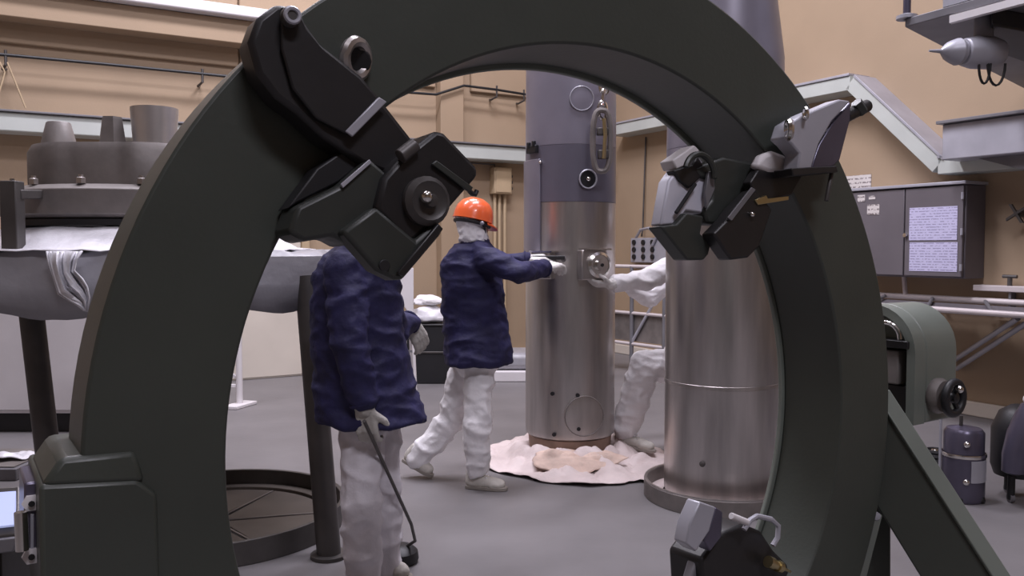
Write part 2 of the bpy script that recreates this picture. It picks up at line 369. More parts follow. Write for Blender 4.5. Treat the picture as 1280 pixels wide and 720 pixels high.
g0 = at(760, 331, 10.4); g1 = at(835, 331, 9.6); g0.z = g1.z = 1.28
part(MB().cyl(g0, g1, .022, n=10), 'top_rail', M['pinkw'], o)
for t_ in (.05, .42, .95):
    q = g0.lerp(g1, t_); part(MB().cyl(V((q.x, q.y, 0)), q, .026, n=10), 'post', M['mgrey'], o)
for z in (.35, .72): part(MB().cyl(g0.lerp(g1, .0) + V((0, 0, z - 1.28)), g1 + V((0, 0, z - 1.28)), .02, n=8), 'mid_rail', M['pinkw'], o)
q = g0.lerp(g1, .42); e_ = g0.lerp(g1, .95); part(MB().cyl(V((q.x, q.y, .36)), V((e_.x, e_.y, 1.1)), .018, n=8), 'brace', M['lgrey'], o)
part(MB().prism([V((g0.x, g0.y + .04, .38)), V((g1.x, g1.y + .04, .38)), V((g1.x, g1.y + .04, .70)), V((g0.x, g0.y + .04, .70))], (0, .015, 0)), 'kick_panel', M['taupe'], o)

# overhead platform, upper right
PZ = 2.81
o = thing('overhead_platform', 'grey overhead platform jutting from the right wall near the ceiling corner', 'platform', atz(1230, 60, PZ))
c0 = atz(1131, 34, PZ); c1 = atz(1300, 121, PZ); cr = (atz(1200, 15, PZ) - c0).normalized()
poly = [c0, c1, c1 + cr * 3.0, c0 + cr * 3.0]
part(MB().prism(poly, (0, 0, .05)), 'deck', M['mgrey'], o, bevel=.005)
part(MB().prism([c0 + V((0, 0, .052)) + cr * .25, c0 + cr * 3 + V((0, 0, .052)), c0 + cr * 3 + V((0, 0, .9)), c0 + cr * .25 + V((0, 0, .9))], (c1 - c0).normalized() * .02), 'guard_plate', M['lgrey'], o)
part(MB().cyl(c0 + V((0.02, .02, .052)), c0 + V((.02, .02, 1.2)), .022, n=10), 'guard_post', M['violet'], o)
part(MB().lathe(c0 + V((.02, .02, .052)), [(.06, 0), (.06, .02), (.03, .03)], 12), 'post_foot', M['lgrey'], o)
ed = (c1 - c0).normalized()
part(MB().beam(c0 + cr * .3 + V((0, 0, -.03)), c0 + cr * 2.6 + V((0, 0, -.03)), ed * .02, .02), 'edge_strip', M['whitep'], o)
b0 = atz(1243, 40, PZ); part(MB().prism([atz(1238, 42, PZ), atz(1300, 66, PZ), atz(1300, 20, PZ), atz(1240, 8, PZ)], (0, 0, -.10)), 'dark_trough', M['black'], o, bevel=.01)
part(MB().beam(atz(1262, 58, PZ - .03), atz(1320, 73, PZ - .03), ed * .015, .03), 'light_bar', M['whitep'], o)
mc = at(1229, 66, 4.75)
o = thing('hoist_motor', 'pale grey motor with pointed shaft hanging under the overhead platform', 'motor', mc)
ax = V((1, .15, 0)).normalized()
part(MB().lathe(mc, [(.02, -.13), (.075, -.12), (.09, -.06), (.09, .05), (.075, .10), (.03, .12)], 20, ax), 'motor_casing', M['lgrey'], o, bevel=.006)
part(MB().cyl(mc + V((0, 0, .08)), V((mc.x, mc.y, PZ - .001)), .05, n=14), 'hanger', M['mgrey'], o)
part(MB().lathe(mc - ax * .13, [(.065, 0), (.075, -.03), (.06, -.07), (.05, -.09), (.012, -.13), (.006, -.2)], 16, ax), 'pointed_shaft', M['lgrey'], o)
part(MB().lathe(mc - ax * .125, [(.025, 0), (.03, -.008), (.03, -.02), (.02, -.03)], 12, (ax + V((0, -1.2, 0)))), 'end_cap', M['whitep'], o)
for dx, wd, dp in ((-.05, .04, .11), (.0, .06, .12)):
    pts = [mc + V((dx + wd * math.sin(a), -.05, -.075 - dp * math.sin(a * .5) ** 1)) if False else mc + V((dx + wd * (1 - math.cos(a)) / 2 * 1.6, -.05, -.07 - dp * math.sin(a))) for a in [PI * i / 10 for i in range(11)]]
    part(MB().tube(pts, .007, 6), 'cable_loop', M['rubber'], o)

# ------------------------------------------------------------------ casks
def cyl_hit(px, py, c, R):
    r = ray(px, py); ox, oy = -c.x, -c.y
    A_ = r.x ** 2 + r.y ** 2; B_ = 2 * (ox * r.x + oy * r.y); C_ = ox * ox + oy * oy - R * R
    D_ = max(0, B_ * B_ - 4 * A_ * C_); t_ = (-B_ - math.sqrt(D_)) / (2 * A_); p = CAM + r * t_
    n_ = V((p.x - c.x, p.y - c.y, 0)).normalized(); return p, n_
def on_c(c, R, ang, z, off=0): return V((c.x + (R + off) * math.cos(ang), c.y + (R + off) * math.sin(ang), z))
def curved_plate(c, R, a0, a1, z0, z1, th, n=10):
    mb = MB(); P = []; fs = []
    for i in range(n + 1):
        a = a0 + (a1 - a0) * i / n
        P += [on_c(c, R, a, z0, .001), on_c(c, R, a, z0, th), on_c(c, R, a, z1, th), on_c(c, R, a, z1, .001)]
    for i in range(n):
        for j in range(4): fs.append((4 * i + j, 4 * i + (j + 1) % 4, 4 * i + 4 + (j + 1) % 4, 4 * i + 4 + j))
    fs += [(0, 1, 2, 3), (4 * n, 4 * n + 3, 4 * n + 2, 4 * n + 1)]
    return mb.add(P, fs)
def zat(px, py, c, R): return cyl_hit(px, py, c, R)[0].z
def angat(px, c, R):
    p, n_ = cyl_hit(px, 300, c, R); return math.atan2(n_.y, n_.x) % (2 * PI)
FC = V((.415, 5.98, 0)); FR = .318
o = thing('transport_cask', 'tall steel cask standing on the white sheet, two men guiding it', 'cask', (FC.x, FC.y, .06))
zs = zat(712, 252, FC, FR); z2 = zat(712, 180, FC, FR); zb = zat(712, 553, FC, FR)
part(MB().lathe(FC, [(FR - .02, zb), (FR - .004, zb + .012), (FR, zb + .05), (FR, zs)], 64), 'steel_shell', M['steel'], o)
part(MB().lathe(FC, [(FR + .001, zs + .002), (FR + .001, z2), ], 64), 'painted_shell', M['gpaint2'], o)
part(MB().lathe(FC, [(FR + .001, z2 + .002), (FR - .002, z2 + .75), (FR - .02, 4.4)], 64), 'upper_shell', M['gpaint'], o)
part(MB().lathe(FC, [(FR - .03, .065), (FR - .02, zb - .002)], 48), 'foot_ring', M['wood'], o)
# long flat plate at the left of the shell
a0 = angat(653, FC, FR); a1 = angat(676, FC, FR)
part(curved_plate(FC, FR, a0, a1, zat(665, 318, FC, FR), zat(665, 200, FC, FR), .014), 'side_plate', M['gpaint'], o, bevel=.003)
p, n_ = cyl_hit(677, 203, FC, FR); part(MB().ball(p + n_ * .012, .012), 'plate_bolt', M['chrome'], o)
# round covers and ports
def disc(px, py, r, th, m, name, par_, c=FC, R=FR, ring=None):
    p, n_ = cyl_hit(px, py, c, R); q = part(MB().lathe(p - n_ * .02, [(r, 0), (r, .02 + th * .7), (r * .93, .02 + th)], 28, n_), name, m, par_)
    if ring: part(MB().torus(p + n_ * (th + .002), r * .98, ring[0], n_, 28, 6), 'port_rim', ring[1], q)
    return p, n_, q
disc(727, 123, .082, .003, M['gpaint'], 'round_cover', o, ring=(.004, M['lgrey']))
p, n_, q = disc(734, 224, .062, .014, M['rubber'], 'dark_port', o, ring=(.006, M['lgrey']))
part(MB().ball(p + n_ * .02, .016), 'port_stud', M['chrome'], q)
p, n_, q = disc(730, 520, .14, .006, M['steel'], 'lower_port', o, ring=(.004, M['taupe']))
for px, py in ((691, 492), (693, 543), (723, 536), (722, 494)):
    p, n_ = cyl_hit(px, py, FC, FR); part(MB().cyl(p, p + n_ * .012, .014, n=10), 'plug', M['rubber'], o)
# latch
p, n_ = cyl_hit(667, 187, FC, FR); tg = V((-n_.y, n_.x, 0))
part(MB().obox(p + n_ * .01, tg * .055, V((0, 0, .026)), n_ * .015).obox(p + n_ * .02 + tg * .03 + V((0, 0, .035)), tg * .012, V((0, 0, .02)), n_ * .012).obox(p + n_ * .02 - tg * .03 + V((0, 0, .03)), tg * .012, V((0, 0, .02)), n_ * .012), 'latch', M['rubber'], o, bevel=.004)
# trunnion hub at right with bright flange
def hub(px, py, s=1.0):
    p, n_ = cyl_hit(px, py, FC, FR); tg = V((-n_.y, n_.x, 0))
    h = part(MB().obox(p + n_ * .02 - tg * .02 * s + V((0, 0, .0)), tg * .095 * s, V((0, 0, .10 * s)), n_ * .035), 'hub_plate', M['steel'], o, bevel=.008)
    part(MB().lathe(p + n_ * .055 + tg * .01, [(.088 * s, .0), (.088 * s, .02), (.07 * s, .03), (.066 * s, .022), (.04 * s, .022), (.038 * s, .05), (.012 * s, .052)], 28, n_), 'hub_flange', M['chrome'], h)
    part(MB().cyl(p + n_ * .107 + tg * .01, p + n_ * .112 + tg * .01, .012, n=10), 'hub_hole', M['rubber'], h)
    part(MB().obox(p + n_ * .03 + V((0, 0, .105 * s)), tg * .10 * s, V((0, 0, .006)), n_ * .05), 'hub_lip', M['chrome'], h)
    return p, n_
hub(741, 331)
pl, nl = hub(683, 332, .9)
# dark handle bar that the man holds at left
hb0 = at(641, 322, 5.62); hb1 = at(706, 322, 5.58)
part(MB().beam(hb0, hb1, V((0, .02, 0)), .014), 'grip_bar', M['rubber'], o, bevel=.006)
for q in (.75, .95):
    x_ = hb0.lerp(hb1, q); part(MB().cyl(x_, V((x_.x + .02, FC.y - FR * .9, x_.z - .02)), .016, n=8), 'grip_stay', M['mgrey'], o)
# lifting shackle and chain
sx = at(752, 205, 5.55)
q = thing('lifting_shackle', 'worn steel shackle and chain hanging beside the cask top', 'shackle', sx)
for i, (py, r) in enumerate(((108, .045), (122, .05), (138, .05))):
    c = at(755 - i, py, 5.58); nrm = V((1, 0, 0)) if i % 2 else V((.2, -1, 0))
    u, v_ = basis(nrm); zz = V((0, 0, 1)); side = nrm.cross(zz).normalized()
    part(MB().tube([c + side * .028 * math.cos(a) + zz * r * 1.15 * math.sin(a) for a in [2 * PI * k / 16 for k in range(16)]], .012, 6, True), 'chain_link', M['chrome'], q)
c = at(752, 176, 5.56)
part(MB().tube([c + V((.058 * math.copysign(abs(math.cos(a)) ** .6, math.cos(a)), 0, .20 * math.copysign(abs(math.sin(a)) ** .85, math.sin(a)))) for a in [2 * PI * k / 28 for k in range(28)]], .019, 8, True), 'long_link', M['taupe'], q)
part(MB().box(c + V((0.005, .0, .06)), .075, .05, .05), 'swivel_block', M['dgrey'], q, bevel=.008)
part(MB().box(c + V((.01, .0, -.09)), .07, .05, .06), 'swivel_block', M['dgrey'], q, bevel=.008)
part(MB().tube([c + V((.012, -.03, .14)), c + V((.02, -.035, .03)), c + V((.012, -.03, -.12))], .014, 6), 'pin_rod', M['brass'], q)

NC = V((1.262, 5.02, 0)); NRr = .338
o = thing('fuel_cask', 'large steel cask standing in a floor collar behind the green ring', 'cask', (NC.x, NC.y, 0))
zs2 = zat(900, 262, NC, NRr); z3 = zat(840, 186, NC, NRr)
part(MB().lathe(NC, [(NRr - .01, .03), (NRr, .06), (NRr, zs2)], 72), 'steel_shell', M['steel'], o)
part(MB().lathe(NC, [(NRr + .001, zs2 + .002), (NRr + .001, z3)], 72), 'painted_shell', M['gpaint'], o)
part(MB().lathe(NC, [(NRr + .001, z3 + .002), (NRr - .005, 2.6), (NRr - .07, 3.1), (NRr - .09, 4.4)], 72), 'upper_shell', M['gpaint'], o)
z4 = zat(890, 486, NC, NRr)
part(MB().lathe(NC, [(NRr + .0005, z4 - .012), (NRr + .003, z4 - .010), (NRr + .003, z4 + .010), (NRr + .0005, z4 + .012)], 72, closed=True), 'weld_band', M['steel'], o)
z5 = zat(890, 545, NC, NRr)
for px, py in ((878, 580), (834, 619)):
    p, n_ = cyl_hit(px, py, NC, NRr); part(MB().lathe(p - n_ * .01, [(.017, 0), (.017, .016), (.009, .022)], 12, n_), 'bolt', M['dgrey'], o)
co_ = thing('floor_collar', 'low taupe steel collar round the foot of the large cask', 'collar', (NC.x, NC.y, 0))
part(MB().lathe(NC, [(.458, .001), (.458, .10), (.436, .10), (.436, .001)], 72, closed=True), 'collar_wall', M['taupe'], co_, bevel=.003)
part(MB().lathe(NC, [(.455, .101), (.455, .106), (.439, .106), (.439, .101)], 72, closed=True), 'collar_rim', M['steel'], co_)
part(MB().lathe(NC, [(.434, .002), (.434, .02), (.345, .02), (.345, .002)], 72, closed=True), 'packing', M['sheet'], co_)

# crumpled sheet under the far cask
def rumple(name, c, rad, mfn, seed, amp, n=72, m=22, base=.006, wob=.13, hole=0.0, bunch=0):
    mb = MB(); P = []; fs = []
    for j in range(m + 1):
        for i in range(n):
            a = 2 * PI * i / n; R_ = rad * (1 + wob * noise.noise(V((math.cos(a) * 1.7, math.sin(a) * 1.7, seed))) + .04 * noise.noise(V((math.cos(a) * 6, math.sin(a) * 6, seed))))
            f = hole + (1 - hole) * j / m
            x = c.x + R_ * f * math.cos(a); y = c.y + R_ * f * math.sin(a)
            ridge = abs(noise.noise(V((x * 4, y * 4, seed)))) + .5 * abs(noise.noise(V((x * 11, y * 11, seed + 3))))
            edge = 1 - .55 * max(0, (j / m - .7) / .3)
            bz_ = bunch * math.exp(-((math.hypot(x - FC.x, y - FC.y) - .37) / .07) ** 2) * (1 + .8 * noise.noise(V((x * 9, y * 9, 7)))) if bunch else 0
            P.append(V((x, y, base + amp * ridge * edge + bz_)))
    for j in range(m):
        for i in range(n): fs.append((j * n + i, j * n + (i + 1) % n, (j + 1) * n + (i + 1) % n, (j + 1) * n + i))
    if not hole: fs.append(tuple(range(n)))
    mb.add(P, fs); return mb
shc = V((.46, 5.92, 0))
ob = rumple('floor_sheet', shc, .70, None, 1.3, .10, 120, 40, bunch=.075).build('floor_sheet', M['sheet'])
md = ob.modifiers.new('solid', 'SOLIDIFY'); md.thickness = .004
tag(ob, 'crumpled white plastic sheet spread under the far cask', 'sheet')
ob = rumple('crumpled_paper', V((.43, 5.55, 0)), .24, None, 5.1, .07, 64, 18, .095, .35).build('crumpled_paper', M['paper'])
for v_ in ob.data.vertices: v_.co.x = .43 + (v_.co.x - .43) * 1.35; v_.co.y = 5.55 + (v_.co.y - 5.55) * .6; v_.co.z -= max(0, 5.55 - v_.co.y) * .45
md = ob.modifiers.new('solid', 'SOLIDIFY'); md.thickness = .004
tag(ob, 'tan crumpled paper lying on the sheet in front of the far cask', 'paper')
tag(MB().lathe(FC, [(.35, .052), (.36, .056), (.36, .062), (.0, .064)], 48).build('cask_pad', M['wood']), 'round brown pad under the foot of the far cask', 'pad')

# ------------------------------------------------------------------ the big tilting ring
RC = V((.1664, 2.0, 1.1)); YAW = .574; TI = .045; r_in, r_out, th = .857, 1.085, .2
n_r = V((math.sin(YAW) * math.cos(TI), -math.cos(YAW) * math.cos(TI), math.sin(TI))); e1 = V((math.cos(YAW), math.sin(YAW), 0)); e2 = n_r.cross(e1).normalized()
if e2.z < 0: e2 = -e2
FO_ = th / 2
def RP(u, v_, o_=0): return RC + e1 * u + e2 * v_ + n_r * o_
def rpx(px, py, o_): return plane_hit(px, py, RC + n_r * o_, n_r)
ring = thing('tilting_ring', 'huge dark green steel ring with clamps standing in the foreground', 'ring', RP(0, -r_out))
def annulus(r0, r1, o0, o1, n=160):
    mb = MB(); P = []; fs = []
    for i in range(n):
        a = 2 * PI * i / n; c, s_ = math.cos(a), math.sin(a)
        P += [RP(r0 * c, r0 * s_, o1), RP(r1 * c, r1 * s_, o1), RP(r1 * c, r1 * s_, o0), RP(r0 * c, r0 * s_, o0)]
    for i in range(n):
        k = (i + 1) % n
        for j in range(4): fs.append((4 * i + j, 4 * i + (j + 1) % 4, 4 * k + (j + 1) % 4, 4 * k + j))
    return mb.add(P, fs)
part(annulus(r_in, r_out, -FO_, FO_), 'ring_body', M['green'], ring, bevel=.006)
part(annulus(r_in - .012, r_in + .03, -FO_ - .014, -FO_ - .001), 'ring_lip', M['green2'], ring, bevel=.003)

def plate(par_, name, pts, o_, depth, m, bevel=.006):
    return part(MB().prism([rpx(x, y, o_) for x, y in pts], n_r * -depth), name, m, par_, bevel=bevel)
def rod(par_, name, a, b, r, m, n=14): return part(MB().cyl(a, b, r, n=n), name, m, par_, bevel=r * .12)
# --- upper left clamp
arm = plate(ring, 'clamp_arm', [(311, 52), (322, 22), (345, 4), (372, 8), (384, 30), (402, 55), (452, 93), (480, 127), (519, 177), (522, 190), (492, 222), (452, 205), (404, 172), (372, 142), (345, 122), (322, 92)], FO_ + .075, .072, M['black'], .01)
plate(arm, 'cover_plate', [(352, 8), (374, 12), (384, 36), (404, 60), (450, 97), (477, 128), (434, 168), (396, 148), (366, 110), (352, 60)], FO_ + .087, .011, M['black'], .003)
plate(arm, 'light_strip', [(432, 164), (474, 121), (484, 127), (441, 171)], FO_ + .094, .006, M['lgrey'], .002)
p = rpx(361, 23, FO_ + .086); rod(arm, 'pivot_pin', p, p + n_r * .02, .017, M['dgrey'], 18)
part(MB().torus(p + n_r * .02, .012, .004, n_r, 20, 6), 'pin_circlip', M['lgrey'], arm)
p = rpx(445, 74, FO_ + .03); part(MB().torus(p, .032, .011, (e1 * .5 + n_r * .9 - e2 * .2), 24, 8), 'lifting_eye', M['steel'], ring)
rod(ring, 'lifting_eye_boss', rpx(447, 76, FO_ + .001), rpx(447, 76, FO_ + .022), .026, M['rubber'])
blk = plate(ring, 'jaw_block', [(502, 197), (545, 163), (556, 166), (597, 209), (598, 220), (561, 262), (512, 306), (470, 262), (480, 222)], FO_ + .12, .10, M['black'], .012)
plate(blk, 'jaw_cap', [(540, 205), (546, 200), (592, 234), (588, 241)], FO_ + .128, .007, M['blackg'], .002)
p = rpx(531, 252, FO_ + .121); part(MB().lathe(p, [(.046, 0), (.046, .012), (.036, .022), (.03, .018), (.014, .018), (.012, .03), (.004, .032)], 22, n_r), 'jaw_screw', M['dgrey'], blk)
part(MB().ball(rpx(533, 246, FO_ + .148), .012), 'screw_tip', M['chrome'], blk)
part(MB().cyl(rpx(500, 196, FO_ + .125), rpx(519, 181, FO_ + .125), .014, n=12), 'hinge_pin', M['dgrey'], blk, bevel=.002)
part(MB().tube([rpx(586, 238, FO_ + .115), rpx(590, 242, FO_ + .115), rpx(594, 243, FO_ + .115), rpx(596, 238, FO_ + .115)], .005, 8), 'safety_hook', M['rubber'], blk)
low = plate(ring, 'lower_jaw', [(463, 198), (508, 238), (474, 268), (438, 308), (416, 296), (380, 302), (360, 290), (372, 258), (428, 230)], FO_ + .10, .09, M['blackg'], .008)
plate(low, 'jaw_edge', [(426, 230), (462, 199), (465, 203), (429, 235)], FO_ + .106, .005, M['lgrey'], .001)
plate(low, 'dark_gap_fill', [(396, 210), (432, 186), (458, 200), (424, 228), (372, 254), (358, 262)], FO_ + .06, .055, M['rubber'], .004)  # black block stands for the shaded gap between arm and jaw
tray_ = plate(ring, 'jaw_tray', [(428, 290), (470, 258), (520, 300), (546, 276), (554, 282), (553, 292), (504, 350), (494, 350), (470, 338)], FO_ + .13, .05, M['blackg'], .008)
plate(tray_, 'tray_wall', [(548, 279), (555, 286), (505, 346), (497, 341)], FO_ + .142, .011, M['black'], .003)
p = rpx(480, 332, FO_ + .131); rod(tray_, 'tray_hole_plug', p, p + n_r * .004, .011, M['rubber'])
part(MB().tube([rpx(412, 296, FO_ + .03), rpx(404, 276, FO_ + .06), rpx(418, 268, FO_ + .08), rpx(428, 280, FO_ + .08), rpx(424, 298, FO_ + .04)], .008, 8), 'guide_bracket', M['black'], low)
# --- upper right clamp
ra = plate(ring, 'clamp_arm', [(1005, 143), (1050, 124), (1064, 126), (1040, 152), (1024, 180), (1014, 212), (996, 220), (1000, 192), (990, 180), (981, 172), (987, 154)], FO_ + .09, .05, M['lgrey'], .005)
plate(ra, 'shaded_arm_side', [(1064, 127), (1063, 150), (1050, 200), (1042, 208), (1014, 212), (1024, 181), (1041, 153)], FO_ + .075, .06, M['violet'], .004)  # arm's unlit side, shade painted as a separate darker plate
plate(ra, 'base_bar', [(990, 210), (1046, 207), (1048, 215), (992, 220)], FO_ + .10, .06, M['black'], .003)
rod(ra, 'locking_pin', rpx(1040, 214, FO_ + .08), rpx(1033, 251, FO_ + .08), .006, M['dgrey'], 10)
rod(ra, 'arm_pivot', rpx(1056, 146, FO_ + .05), rpx(1084, 132, FO_ + .05), .018, M['black'])
rod(ra, 'arm_pivot_nut', rpx(1070, 128, FO_ + .06), rpx(1078, 141, FO_ + .06), .018, M['blackg'], 6)
for (x, y, r) in ((986, 162, .022), (1007, 142, .014)):
    p = rpx(x, y, FO_ + .10); part(MB().torus(p, r, r * .35, (e1 + n_r * .7), 20, 6), 'eye_washer', M['chrome'], ra)
plate(ring, 'pale_roller_block', [(946, 208), (955, 193), (968, 188), (984, 194), (987, 204), (982, 216), (962, 216)], FO_ + .035, .034, M['whitep'], .012)
plate(ring, 'clamp_bracket', [(938, 228), (948, 212), (985, 216), (1000, 186), (1003, 220), (990, 244), (960, 250), (944, 246)], FO_ + .03, .029, M['black'], .004)
plate(ring, 'wedge_strip', [(944, 250), (958, 244), (960, 248), (986, 245), (986, 250), (948, 256)], FO_ + .045, .012, M['brass'], .001)
# jaws reach in over the opening, in front of the cask
jl = plate(ring, 'jaw_finger', [(826, 282), (836, 226), (846, 212), (868, 205), (888, 225), (886, 268), (858, 264), (846, 281)], FO_ - .02, .04, M['pale'], .006)
plate(jl, 'finger_tip', [(826, 283), (846, 280), (858, 266), (880, 270), (876, 292), (889, 305), (886, 318), (880, 325), (859, 325)], FO_ + .0, .05, M['blackg'], .005)
part(MB().cyl(rpx(845, 266, FO_ - .008), rpx(869, 230, FO_ - .008), .005, n=8), 'finger_rod', M['rubber'], jl)
plate(jl, 'finger_cap', [(841, 200), (868, 181), (875, 188), (864, 204), (846, 212)], FO_ - .03, .05, M['whitep'], .004)
plate(jl, 'finger_shade', [(842, 213), (866, 206), (872, 194), (884, 214), (862, 236), (850, 226)], FO_ - .012, .03, M['black'], .004)
jm = plate(ring, 'jaw_carrier', [(868, 210), (905, 196), (948, 204), (960, 225), (942, 244), (912, 282), (884, 280), (880, 262), (890, 250), (892, 226), (876, 222)], FO_ - .01, .05, M['blackg'], .008)
plate(jm, 'carrier_flap', [(886, 214), (892, 214), (894, 236), (884, 260), (882, 240)], FO_ + .0, .01, M['mgrey'], .002)
jr = plate(ring, 'jaw_finger', [(944, 236), (966, 262), (958, 284), (950, 308), (936, 322), (914, 325), (905, 312), (892, 292), (912, 272), (918, 262)], FO_ + .04, .045, M['black'], .006)
plate(jr, 'finger_edge', [(910, 272), (940, 234), (945, 237), (915, 276)], FO_ + .046, .005, M['mgrey'], .001)
part(MB().ball(rpx(940, 268, FO_ + .045), .007), 'finger_bolt', M['chrome'], jr)
part(MB().torus(rpx(875, 218, FO_ + .01), .05, .008, n_r, 20, 8, PI * .95, PI * 1.9), 'finger_hose', M['blackg'], jl)
# --- lower right clamp on the inner side
lc = plate(ring, 'clamp_body', [(876, 700), (900, 668), (930, 655), (952, 664), (968, 688), (985, 705), (988, 716), (960, 760), (880, 770)], FO_ - .03, .12, M['black'], .01)
plate(lc, 'pad_block', [(862, 656), (875, 627), (895, 634), (887, 664), (870, 690), (858, 680)], FO_ + .0, .045, M['lgrey'], .004)
plate(lc, 'pad_side', [(895, 634), (904, 640), (902, 672), (888, 690), (880, 676), (887, 664)], FO_ - .003, .04, M['violet'], .004)
part(MB().tube([rpx(930, 662, FO_), rpx(938, 650, FO_), rpx(946, 645, FO_), rpx(964, 649, FO_), rpx(973, 657, FO_), rpx(972, 672, FO_), rpx(966, 682, FO_)], .007, 8), 'handle_loop', M['lgrey'], lc)
rod(lc, 'lever', rpx(914, 645, FO_ + .0), rpx(934, 653, FO_ + .0), .009, M['whitep'])
part(MB().lathe(rpx(960, 702, FO_), [(.016, 0), (.016, .02), (.012, .02), (.012, .04), (.016, .04), (.016, .055), (.006, .06), (.003, .10)], 16, (rpx(1000, 720, FO_) - rpx(960, 702, FO_))), 'brass_screw', M['brass'], lc)
part(MB().prism([rpx(850, 770, FO_ - .05), rpx(872, 694, FO_ - .05), rpx(905, 700, FO_ - .05), rpx(940, 770, FO_ - .05)], n_r * -.03), 'arm_plate', M['mgrey'], lc, bevel=.005)

# ------------------------------------------------------------------ ring support: left pedestal, right gearbox and strut
sup = thing('ring_pedestal', 'dark green pedestal block carrying the ring at bottom left', 'pedestal', (rpx(120, 800, FO_).x, rpx(120, 800, FO_).y, 0))
oP = FO_ + .014
pp = [rpx(x, y, oP) for x, y in ((49, 612), (50, 606), (172, 600), (197, 618), (200, 720), (205, 800))]
bz = [V((pp[-1].x, pp[-1].y, 0)), V((rpx(44, 800, oP).x, rpx(44, 800, oP).y, 0))]
part(MB().prism(pp + bz, n_r * -(.30)), 'pedestal_body', M['green'], sup, bevel=.012)
part(MB().prism([rpx(50, 610, oP - .001), rpx(76, 572, oP - .008), rpx(170, 563, oP - .008), rpx(182, 604, oP - .001)], n_r * -.26), 'pedestal_shoulder', M['green'], sup, bevel=.010)
sb = part(MB().prism([rpx(30, 604, oP - .10), rpx(49, 602, oP - .10), rpx(49, 700, oP - .10), rpx(30, 700, oP - .10)], n_r * -.16), 'side_bracket', M['violet'], sup, bevel=.004)
for y in (628, 694):
    p = rpx(39, y, oP - .099); part(MB().lathe(p, [(.014, 0), (.014, .008), (.007, .010)], 6, n_r), 'bracket_bolt', M['whitep'], sb)
    part(MB().lathe(p + n_r * .0105, [(.005, 0), (.005, .003)], 8, n_r), 'bolt_socket', M['rubber'], sb)
part(MB().cyl(rpx(26, 640, oP - .08), rpx(28, 688, oP - .08), .010, n=12), 'chrome_rod', M['chrome'], sb)
part(MB().prism([rpx(38, 642, oP - .097), rpx(42, 642, oP - .097), rpx(42, 686, oP - .097), rpx(38, 686, oP - .097)], n_r * .004), 'gauge_strip', M['lgrey'], sb)
# control box with lit screen, left edge
cb = thing('control_box', 'dark control box with a lit bluish screen beside the pedestal', 'control box', (at(0, 700, 1.75).x - .1, 1.8, 0))
a_ = at(-60, 600, 1.75); sc0 = [at(-60, 622, 1.78), at(21, 616, 1.78), at(19, 658, 1.70), at(-60, 667, 1.70)]
nn = (sc0[1] - sc0[0]).cross(sc0[3] - sc0[0]).normalized()
if nn.y > 0: nn = -nn
part(MB().prism(sc0, nn * .006), 'screen', M['screen'], cb, smooth=False)
part(MB().prism([at(-70, 614, 1.79), at(25, 607, 1.79), at(23, 668, 1.69), at(-70, 678, 1.69)], nn * -.05), 'screen_housing', M['dgrey'], cb, bevel=.004)
bb = at(-20, 720, 1.8)
part(MB().box((bb.x - .02, 1.83, .44), .20, .20, .88), 'box_column', M['black'], cb, bevel=.006)
part(MB().prism([at(-70, 682, 1.68), at(22, 672, 1.68), at(16, 690, 1.68), at(-70, 702, 1.68)], (0, .08, -.0)), 'lower_ledge', M['mgrey'], cb, bevel=.003)

# gearbox with handwheel on the right side
gs = thing('ring_drive', 'grey green gearbox with black handwheel and slanted strut at right', 'gearbox', (1.45, 2.7, 0))
G = at(1142, 532, 2.62); wN = -n_r; wN.z = 0; wN.normalize(); ex = V((e1.x, e1.y, 0)); Z = V((0, 0, 1))
GW, GH, GL = .30, .375, .24; rr = GW / 2
def arch(inset, e, z0=0):
    P = [G + wN * inset + ex * e + Z * (inset + z0), G + wN * (GW - inset) + ex * e + Z * (inset + z0)]
    for i in range(17):
        a = PI * i / 16; P.append(G + wN * (rr - (rr - inset) * math.cos(PI - a) * 1) + ex * e + Z * (GH - rr + (rr - inset) * math.sin(a)))
    return P
part(MB().prism(arch(0, .06), ex * (GL - .06)), 'gear_housing', M['green2'], gs, bevel=.008)
A1 = arch(0, 0); A2 = arch(.028, 0); mb = MB(); nA = len(A1)
mb.v = A1 + A2 + [p + ex * .058 for p in A1] + [p + ex * .058 for p in A2]
for i in range(nA):
    k = (i + 1) % nA
    mb.f += [(i, k, nA + k, nA + i), (2 * nA + i, 3 * nA + i, 3 * nA + k, 2 * nA + k), (i, 2 * nA + i, 2 * nA + k, k), (nA + i, nA + k, 3 * nA + k, 3 * nA + i)]
part(mb, 'housing_rim', M['green2'], gs)
part(MB().obox(G + wN * .11 + ex * .03 + Z * .175, wN * .05, ex * .025, Z * .055), 'terminal_block', M['taupe'], gs, bevel=.005)
part(MB().obox(G + wN * .12 + ex * .045 + Z * .07, wN * .08, ex * .012, Z * .045), 'cover_plate', M['black'], gs, bevel=.004)
part(MB().obox(G + wN * .12 + ex * .02 + Z * .252, wN * .10, ex * .03, Z * .012), 'cross_bar', M['black'], gs, bevel=.003)
part(MB().tube([G + wN * (.09 + .05 * math.cos(a)) + ex * -.02 + Z * (.27 + .05 * math.sin(a)) for a in [PI * i / 10 for i in range(11)]], .007, 8), 'pull_handle', M['chrome'], gs)
hwc = plane_hit(1178, 497, G, n_r)
nh = V((n_r.x, n_r.y, 0)).normalized()
hwc = G + ex * .118 + Z * .085
part(MB().lathe(hwc, [(.056, 0), (.058, .015), (.05, .03), (.03, .032)], 24, nh), 'wheel_bezel', M['taupe'], gs)
hw = part(MB().torus(hwc + nh * .06, .05, .013, nh, 28, 10), 'handwheel', M['rubber'], gs)
